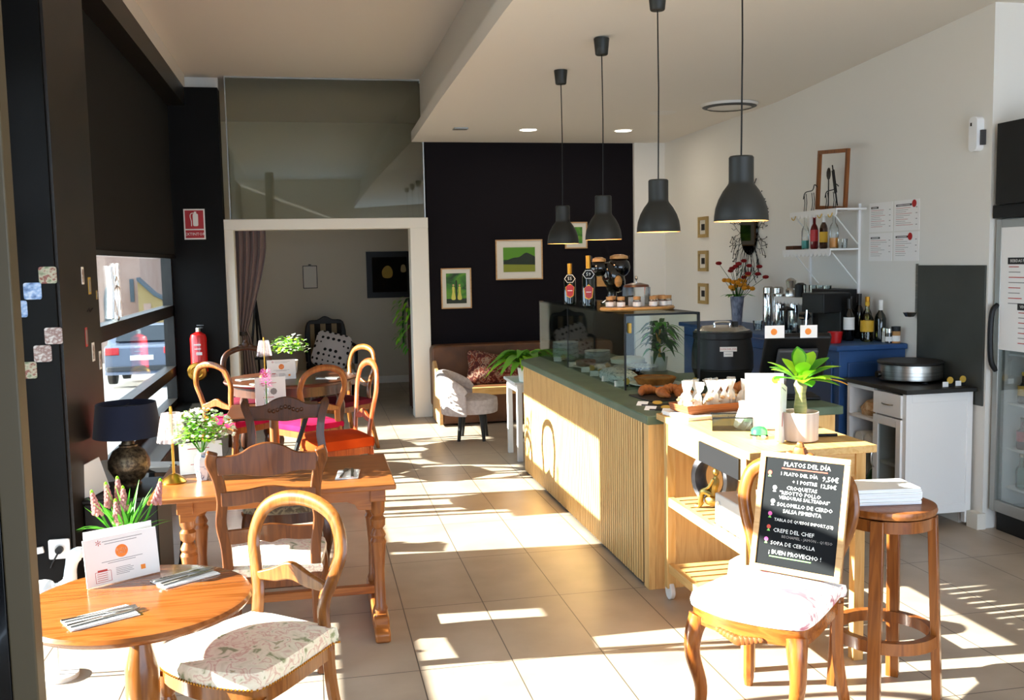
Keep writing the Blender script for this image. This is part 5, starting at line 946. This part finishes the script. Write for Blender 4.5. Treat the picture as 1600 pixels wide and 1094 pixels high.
t=thing('crepe_maker','round steel crepe maker with a black hotplate on the white cabinet','crepe maker',(3.84,5.66,.886)); M().lathe([(0,.012),(.19,.012),(.2,.02),(.2,.115),(.19,.12)],48).build('housing','brushed',t); M().lathe([(0,.138),(.2,.136),(.206,.13),(.204,.12),(.15,.116),(0,.116)],48).build('hotplate','crepe_top',t); M().at(T(-.2,.03,.05)@RY(-PI/2)).cyl((0,0,0),.022,.025,16).build('knob','black_gloss',t)
for a in (30,150,270): M().cyl((.16*math.cos(R(a)),.16*math.sin(R(a)),0),.02,.014,12).build('foot','black',t)
for x,y,lb in ((3.86,5.32,'white price tag with gold disc on the white cabinet, nearer the crepe maker'),(3.965,5.34,'white price tag with gold disc on the white cabinet, nearer the fridge')): t=thing('price_tag',lb,'price tag',(x,y,.886)); M().bx(-.022,.018,-.001,.001,0,.032).build('card','paper',t); M().at(T(.035,.01,.04)@RX(PI/2)).cyl((0,0,0),.022,.005,16).build('disc','gold_paint',t); M().bx(.02,.05,.0,.015,0,.02).build('clip','black',t)
# fridge
t=thing('drinks_fridge','glass-door drinks fridge with a white drinks list on its door','fridge',(0,0,0)); FX,F0,F1=4.075,4.50,5.175
M().bx(FX+.04,4.75,F0,F0+.03,.12,1.92).bx(FX+.04,4.75,F1-.03,F1,.12,1.92).bx(4.72,4.75,F0,F1,.12,1.92).bx(FX+.04,4.75,F0,F1,.12,.16).bx(FX+.04,4.75,F0,F1,1.88,1.92).build('cabinet','alu',t); M().bx(FX+.05,4.74,F0+.01,F1-.01,0,.12).build('plinth','black',t); M().bx(FX-.02,4.75,F0-.01,F1+.01,1.921,2.0).build('canopy','black',t,.004); M().bx(4.70,4.72,F0+.03,F1-.03,.16,1.88).bx(FX+.06,4.7,F1-.034,F1-.03,.16,1.88).build('liner','plastic_white',t)
d=M().bx(FX,FX+.035,F0,F0+.045,.13,1.915).bx(FX,FX+.035,F1-.045,F1,.13,1.915).bx(FX,FX+.035,F0+.045,F1-.045,1.865,1.915).bx(FX,FX+.035,F0+.045,F1-.045,.13,.2).build('door','alu',t,.003); M().bx(FX+.012,FX+.016,F0+.045,F1-.045,.2,1.13).build('pane','pane',d); M().tube(spl([(FX,F1-.03,1.4),(FX-.035,F1-.03,1.36),(FX-.045,F1-.03,1.22),(FX-.035,F1-.03,1.06),(FX,F1-.03,1.0)],4),.016,8).build('handle','black',d)
o=M().bx(FX+.004,FX+.01,F0+.045,F1-.045,1.13,1.865).build('drinks_list','paper',d); b=M(); pz=lambda y,z:T(FX+.0035,y,z)@RZ(-PI/2)@RX(PI/2)
b.m('ink_grey').text('SUCRE',.05,pz(4.87,1.795)).text('SALÉ',.04,pz(4.85,1.75)); 
for y0,z,s_ in ((5.07,1.665,'BEBIDAS FRIAS'),(4.98,1.395,'VINOS')): b.m('ink').bx(FX+.0025,FX+.0035,y0-.34,y0,z-.02,z+.02); b.m('paper').text(s_,.026,T(FX+.002,y0-.02,z)@RZ(-PI/2)@RX(PI/2),'LEFT')
rg=random.Random(31)
for i in range(15):
    z=1.63-i*.031 if i<8 else 1.36-(i-8)*.03; y0=5.06 if i<8 else 4.97
    b.m('ink_red' if i%2==0 else 'ink_grey').bx(FX+.0028,FX+.0038,y0-rg.uniform(.08,.22),y0,z-.0025,z+.0025)
b.build('print',None,d)
for z in (.28,.52,.80,1.1,1.4): M().bx(FX+.08,4.7,F0+.03,F1-.04,z-.012,z).build('wire_shelf','plastic_white',t)
point('fridge_light',(4.3,4.85,1.75),4,(.8,.92,1),.1)
for z,gm,cap,lab,nm,n in ((.28,'teal_glass','steel',None,'clear green-tinted water bottle',4),(.52,'bottle_red','black','sign_red','dark red bottle',4),(.80,'bottle_amber','gold_paint','yellow_label','brown bottle',3)):
    for i in range(n): bottle('drink_bottle',nm+' in the fridge, %s from the handle side'%ORD[i],'bottle',(FX+.13,5.06-i*.1,z+.001),.21 if z<.5 else .19,.034,gm,cap,lab,(.05,.11),'bottles in the fridge',.02,.012,.5)
tag(M().bx(0,.25,-.27,.27,0,.48).build('speaker_cabinet','black',None,.004),'black box standing on top of the drinks fridge','box',None,(FX-.035,4.875,2.001))
# ================================================================ room beyond the opening, street outside
t=thing('curtain','mauve curtain tied back at the left of the opening','curtain',(0,0,0))
def cu(u,v):
    z=2.16-v*2.12; w=.34*(1-.72*max(0,1-abs(z-.98)/.95)**1.3) if z>.98 else .34*(.28+.35*(.98-z)); x0=-.80+.04*(1 if z<.98 else 0)
    return (x0+u*w,11.02+.035*math.sin(u*PI*9)*(.5+.5*abs(z-.98)),z)
M().grid(cu,72,26).build('drape','curtain',t); M().lathe([(.052,0),(.056,.02),(.052,.04)],16,(-.75,11.02,.96),0,1,.8).build('tieback','brown_post',t); M().at(T(0,11.02,2.18)@RY(PI/2)).cyl((0,0,-.8),.012,2.0,10).build('rod','black',t)
t=thing('easel','dark wooden tripod easel beside the curtain','easel',(-.68,12.5,0))
for x in (-.14,.14): M().tube([(0,0,1.3),(x,-.1,0)],.014,6).build('leg','black',t)
M().tube([(0,0,1.25),(0,.35,0)],.014,6).build('leg','black',t); M().bx(-.1,.1,-.07,-.03,.55,.58).build('ledge','black',t)
t,b,a,h=framed('framed_picture','dark old painting of a pale-shirted figure on the far room wall',1.12,13.995,1.56,.66,.66,'black','old_painting',mw=.0,fw=.08); b.m('leaf_yellow').at(T(-.03,-.021,.02)@RX(PI/2)).prism(spl2([(-.06,-.06),(.05,-.06),(.07,.03),(.03,.1),(-.03,.1),(-.08,.03)],4,True),0,.002,'Z').m('ochre').at(T(.19,-.021,.08)@RX(PI/2)).prism(spl2([(-.03,-.04),(.04,-.04),(.03,.05),(-.02,.05)],4,True),0,.002,'Z'); b.build('painting',None,t)
t=thing('hanging_clipboard','thin metal framed clipboard hanging on the far room wall','clipboard',(0,13.99,1.55)); b=M()
b.bx(-.1,.1,-.012,0,-.16,-.15).bx(-.1,.1,-.012,0,.15,.16).bx(-.1,-.09,-.012,0,-.15,.15).bx(.09,.1,-.012,0,-.15,.15); b.build('frame','brown_post',t); M().bx(-.09,.09,-.006,-.002,-.15,.15).build('paper','mat_white',t); M().lathe([(0,0),(.02,0),(.02,.012),(0,.014)],12,(0,-.008,.165)).build('clip','brown_post',t)
t=thing('armchair','dark carved armchair with beige and black stripes in the far room','armchair',(.22,12.95,0),PI+R(8))
M().prism(spl2([(-.27,.42),(-.28,.7),(-.24,.95),(-.1,.985),(0,1.03),(.1,.985),(.24,.95),(.28,.7),(.27,.42)],4),-.36,-.30).build('back_frame','black',t,.01); M().bx(-.21,.21,-.305,-.27,.46,.93).build('back_panel','stripe',t,.01); M().pad(rr(.56,.56,.06,3),.3,.12,.03).build('seat','stripe',t)
for s_ in (-1,1):
    M().tube(spl([(s_*.27,-.3,.66),(s_*.31,0,.66),(s_*.31,.2,.62),(s_*.3,.22,.42)],4),.022,8).build('arm','black',t)
    M().tube([(s_*.25,.24,.32),(s_*.25,.25,0)],.022,8).build('leg','black',t); M().tube([(s_*.24,-.28,.32),(s_*.24,-.33,0)],.022,8).build('leg','black',t)
tag(M().at(RX(R(70))).pad(rr(.46,.46,.08,4),-.06,.06,.07).build('polka_cushion','polka'),'white cushion with black dots leaning in the striped armchair','cushion',None,(.235,12.72,.62),None,(0,R(14),R(-12)))
t=thing('footstool','black-dotted white footstool in front of the armchair','stool',(.28,11.9,0)); M().pad(rr(.5,.4,.06,4),.28,.14,.03).build('seat','polka',t); 
for x in (-.2,.2):
    for y in (-.15,.15): M().cyl((x,y,0),.02,.285,10).build('leg','black',t)
t=thing('plant_stand','dark wooden plant stand beside the right edge of the opening','stand',(1.27,11.5,0)); M().bx(-.16,.16,-.16,.16,1.17,1.2).build('top','walnut',t,.004)
for x in (-.13,.13):
    for y in (-.13,.13): M().bx(x-.015,x+.015,y-.015,y+.015,0,1.17).build('leg','walnut_z',t)
t=thing('trailing_plant','bright green trailing plant on the dark plant stand','plant',(1.2,11.45,1.201)); M().lathe([(0,0),(.07,0),(.085,.1),(.08,.1),(.07,.08),(0,.08)],16).build('pot','brown_post',t); b=M(); rg=random.Random(17)
for i in range(90):
    a=rg.uniform(PI*.75,PI*1.6); z=.12-rg.random()**1.2*.6; e=.11+rg.uniform(0,.1); b.m(rg.choice(('fern','leaf_light','leaf'))).leaf((e*math.cos(a)*1.1,e*math.sin(a),z),(math.cos(a),math.sin(a),rg.uniform(-.6,.3)),rg.uniform(.06,.1),.035,.6,4)
for i in range(8): a=PI*.75+.1*i; b.m('leaf_dark').tube(spl([(0,0,.08),(.1*math.cos(a),.1*math.sin(a),.1),(.15*math.cos(a),.15*math.sin(a),-.1),(.15*math.cos(a),.15*math.sin(a),-.45)],3),.003,4)
b.build('foliage',None,t)
# street, sloping down away from the shop
b=M().add([(-60,-12,-.2),(-1.75,-12,-.2),(-1.75,8,-.2),(-60,8,-.2),(30,60,-3.3),(-60,60,-3.3),(-1.75,14.3,-.58),(30,14.3,-.58)],[(0,1,2,3),(3,2,6,7,4,5)]); struct(b,'street_ground','asphalt')
t=thing('house','pale pink house down the street with an arched doorway and a narrow window','building',(0,45,-2.5),0)
M().bx(-16,-7.29,0,7,0,11).build('wall','facade',t); M().bx(-7.75,-7.58,-.04,0,2.75,3.75).build('window','facade_dark',t); M().prism([(-8.85,1.2),(-8.85,2.9),(-8.78,3.3),(-8.65,3.6),(-8.5,3.3),(-8.42,2.9),(-8.42,1.2)],-.04,0).build('doorway','facade_dark',t); M().bx(-16.1,-7.2,-.3,7.2,11,11.3).build('eaves','facade_yellow',t)
t=thing('house','low yellow house with a sloping roof right of the pink house','building',(0,44,-2.5),0); M().prism([(-7.26,0),(-4.5,0),(-4.5,1.9),(-6.6,3.0),(-7.26,3.66)],0,.8).build('wall','facade_yellow',t); M().prism([(-7.28,3.7),(-6.6,3.02),(-4.4,1.88),(-4.4,1.98),(-6.6,3.14),(-7.28,3.82)],-.1,.85).build('roof','facade_dark',t); M().bx(-7.05,-6.75,-.04,0,2.0,2.7).build('window','facade',t)
t=thing('house','tall pink house standing behind the low yellow roof','building',(0,54,-3),0); M().bx(-9,2,0,8,0,14).build('wall','facade',t); M().bx(-7.9,-7.7,-.04,0,4.4,5.0).build('window','facade_dark',t)
t=thing('parked_car','silver car parked down the street, seen from behind','car',(-4.12,25,-1.13),0,None,(R(-3.4),0,R(3)))
pr=spl2([(.0,.35),(.02,.75),(.1,.95),(.6,1.02),(1.25,1.45),(2.3,1.48),(3.1,1.05),(4.1,.9),(4.25,.5),(4.2,.28),(.1,.25)],3,True); M().prism(pr,-.86,.86,'X').build('body','car_paint',t,.06)
M().at(T(0,.585,1.035)@RX(R(33))).bx(-.66,.66,.02,.72,.0,.03).build('rear_window','car_glass',t); M().bx(-.27,.27,-.03,.03,.6,.72).build('number_plate','plastic_white',t); M().bx(-.82,.82,-.04,.05,.32,.46).build('bumper','dark_grey',t,.02)
for s_ in (-1,1):
    M().bx(s_*.84 if s_<0 else .52,-.52 if s_<0 else s_*.84,-.02,.08,.74,.92).build('tail_light','tail_red',t,.02)
    for y in (.75,3.35): M().at(T(s_*.78,y,.31)@RY(PI/2)).cyl((0,0,-.1),.31,.2,26).build('wheel','rubber',t,.02)
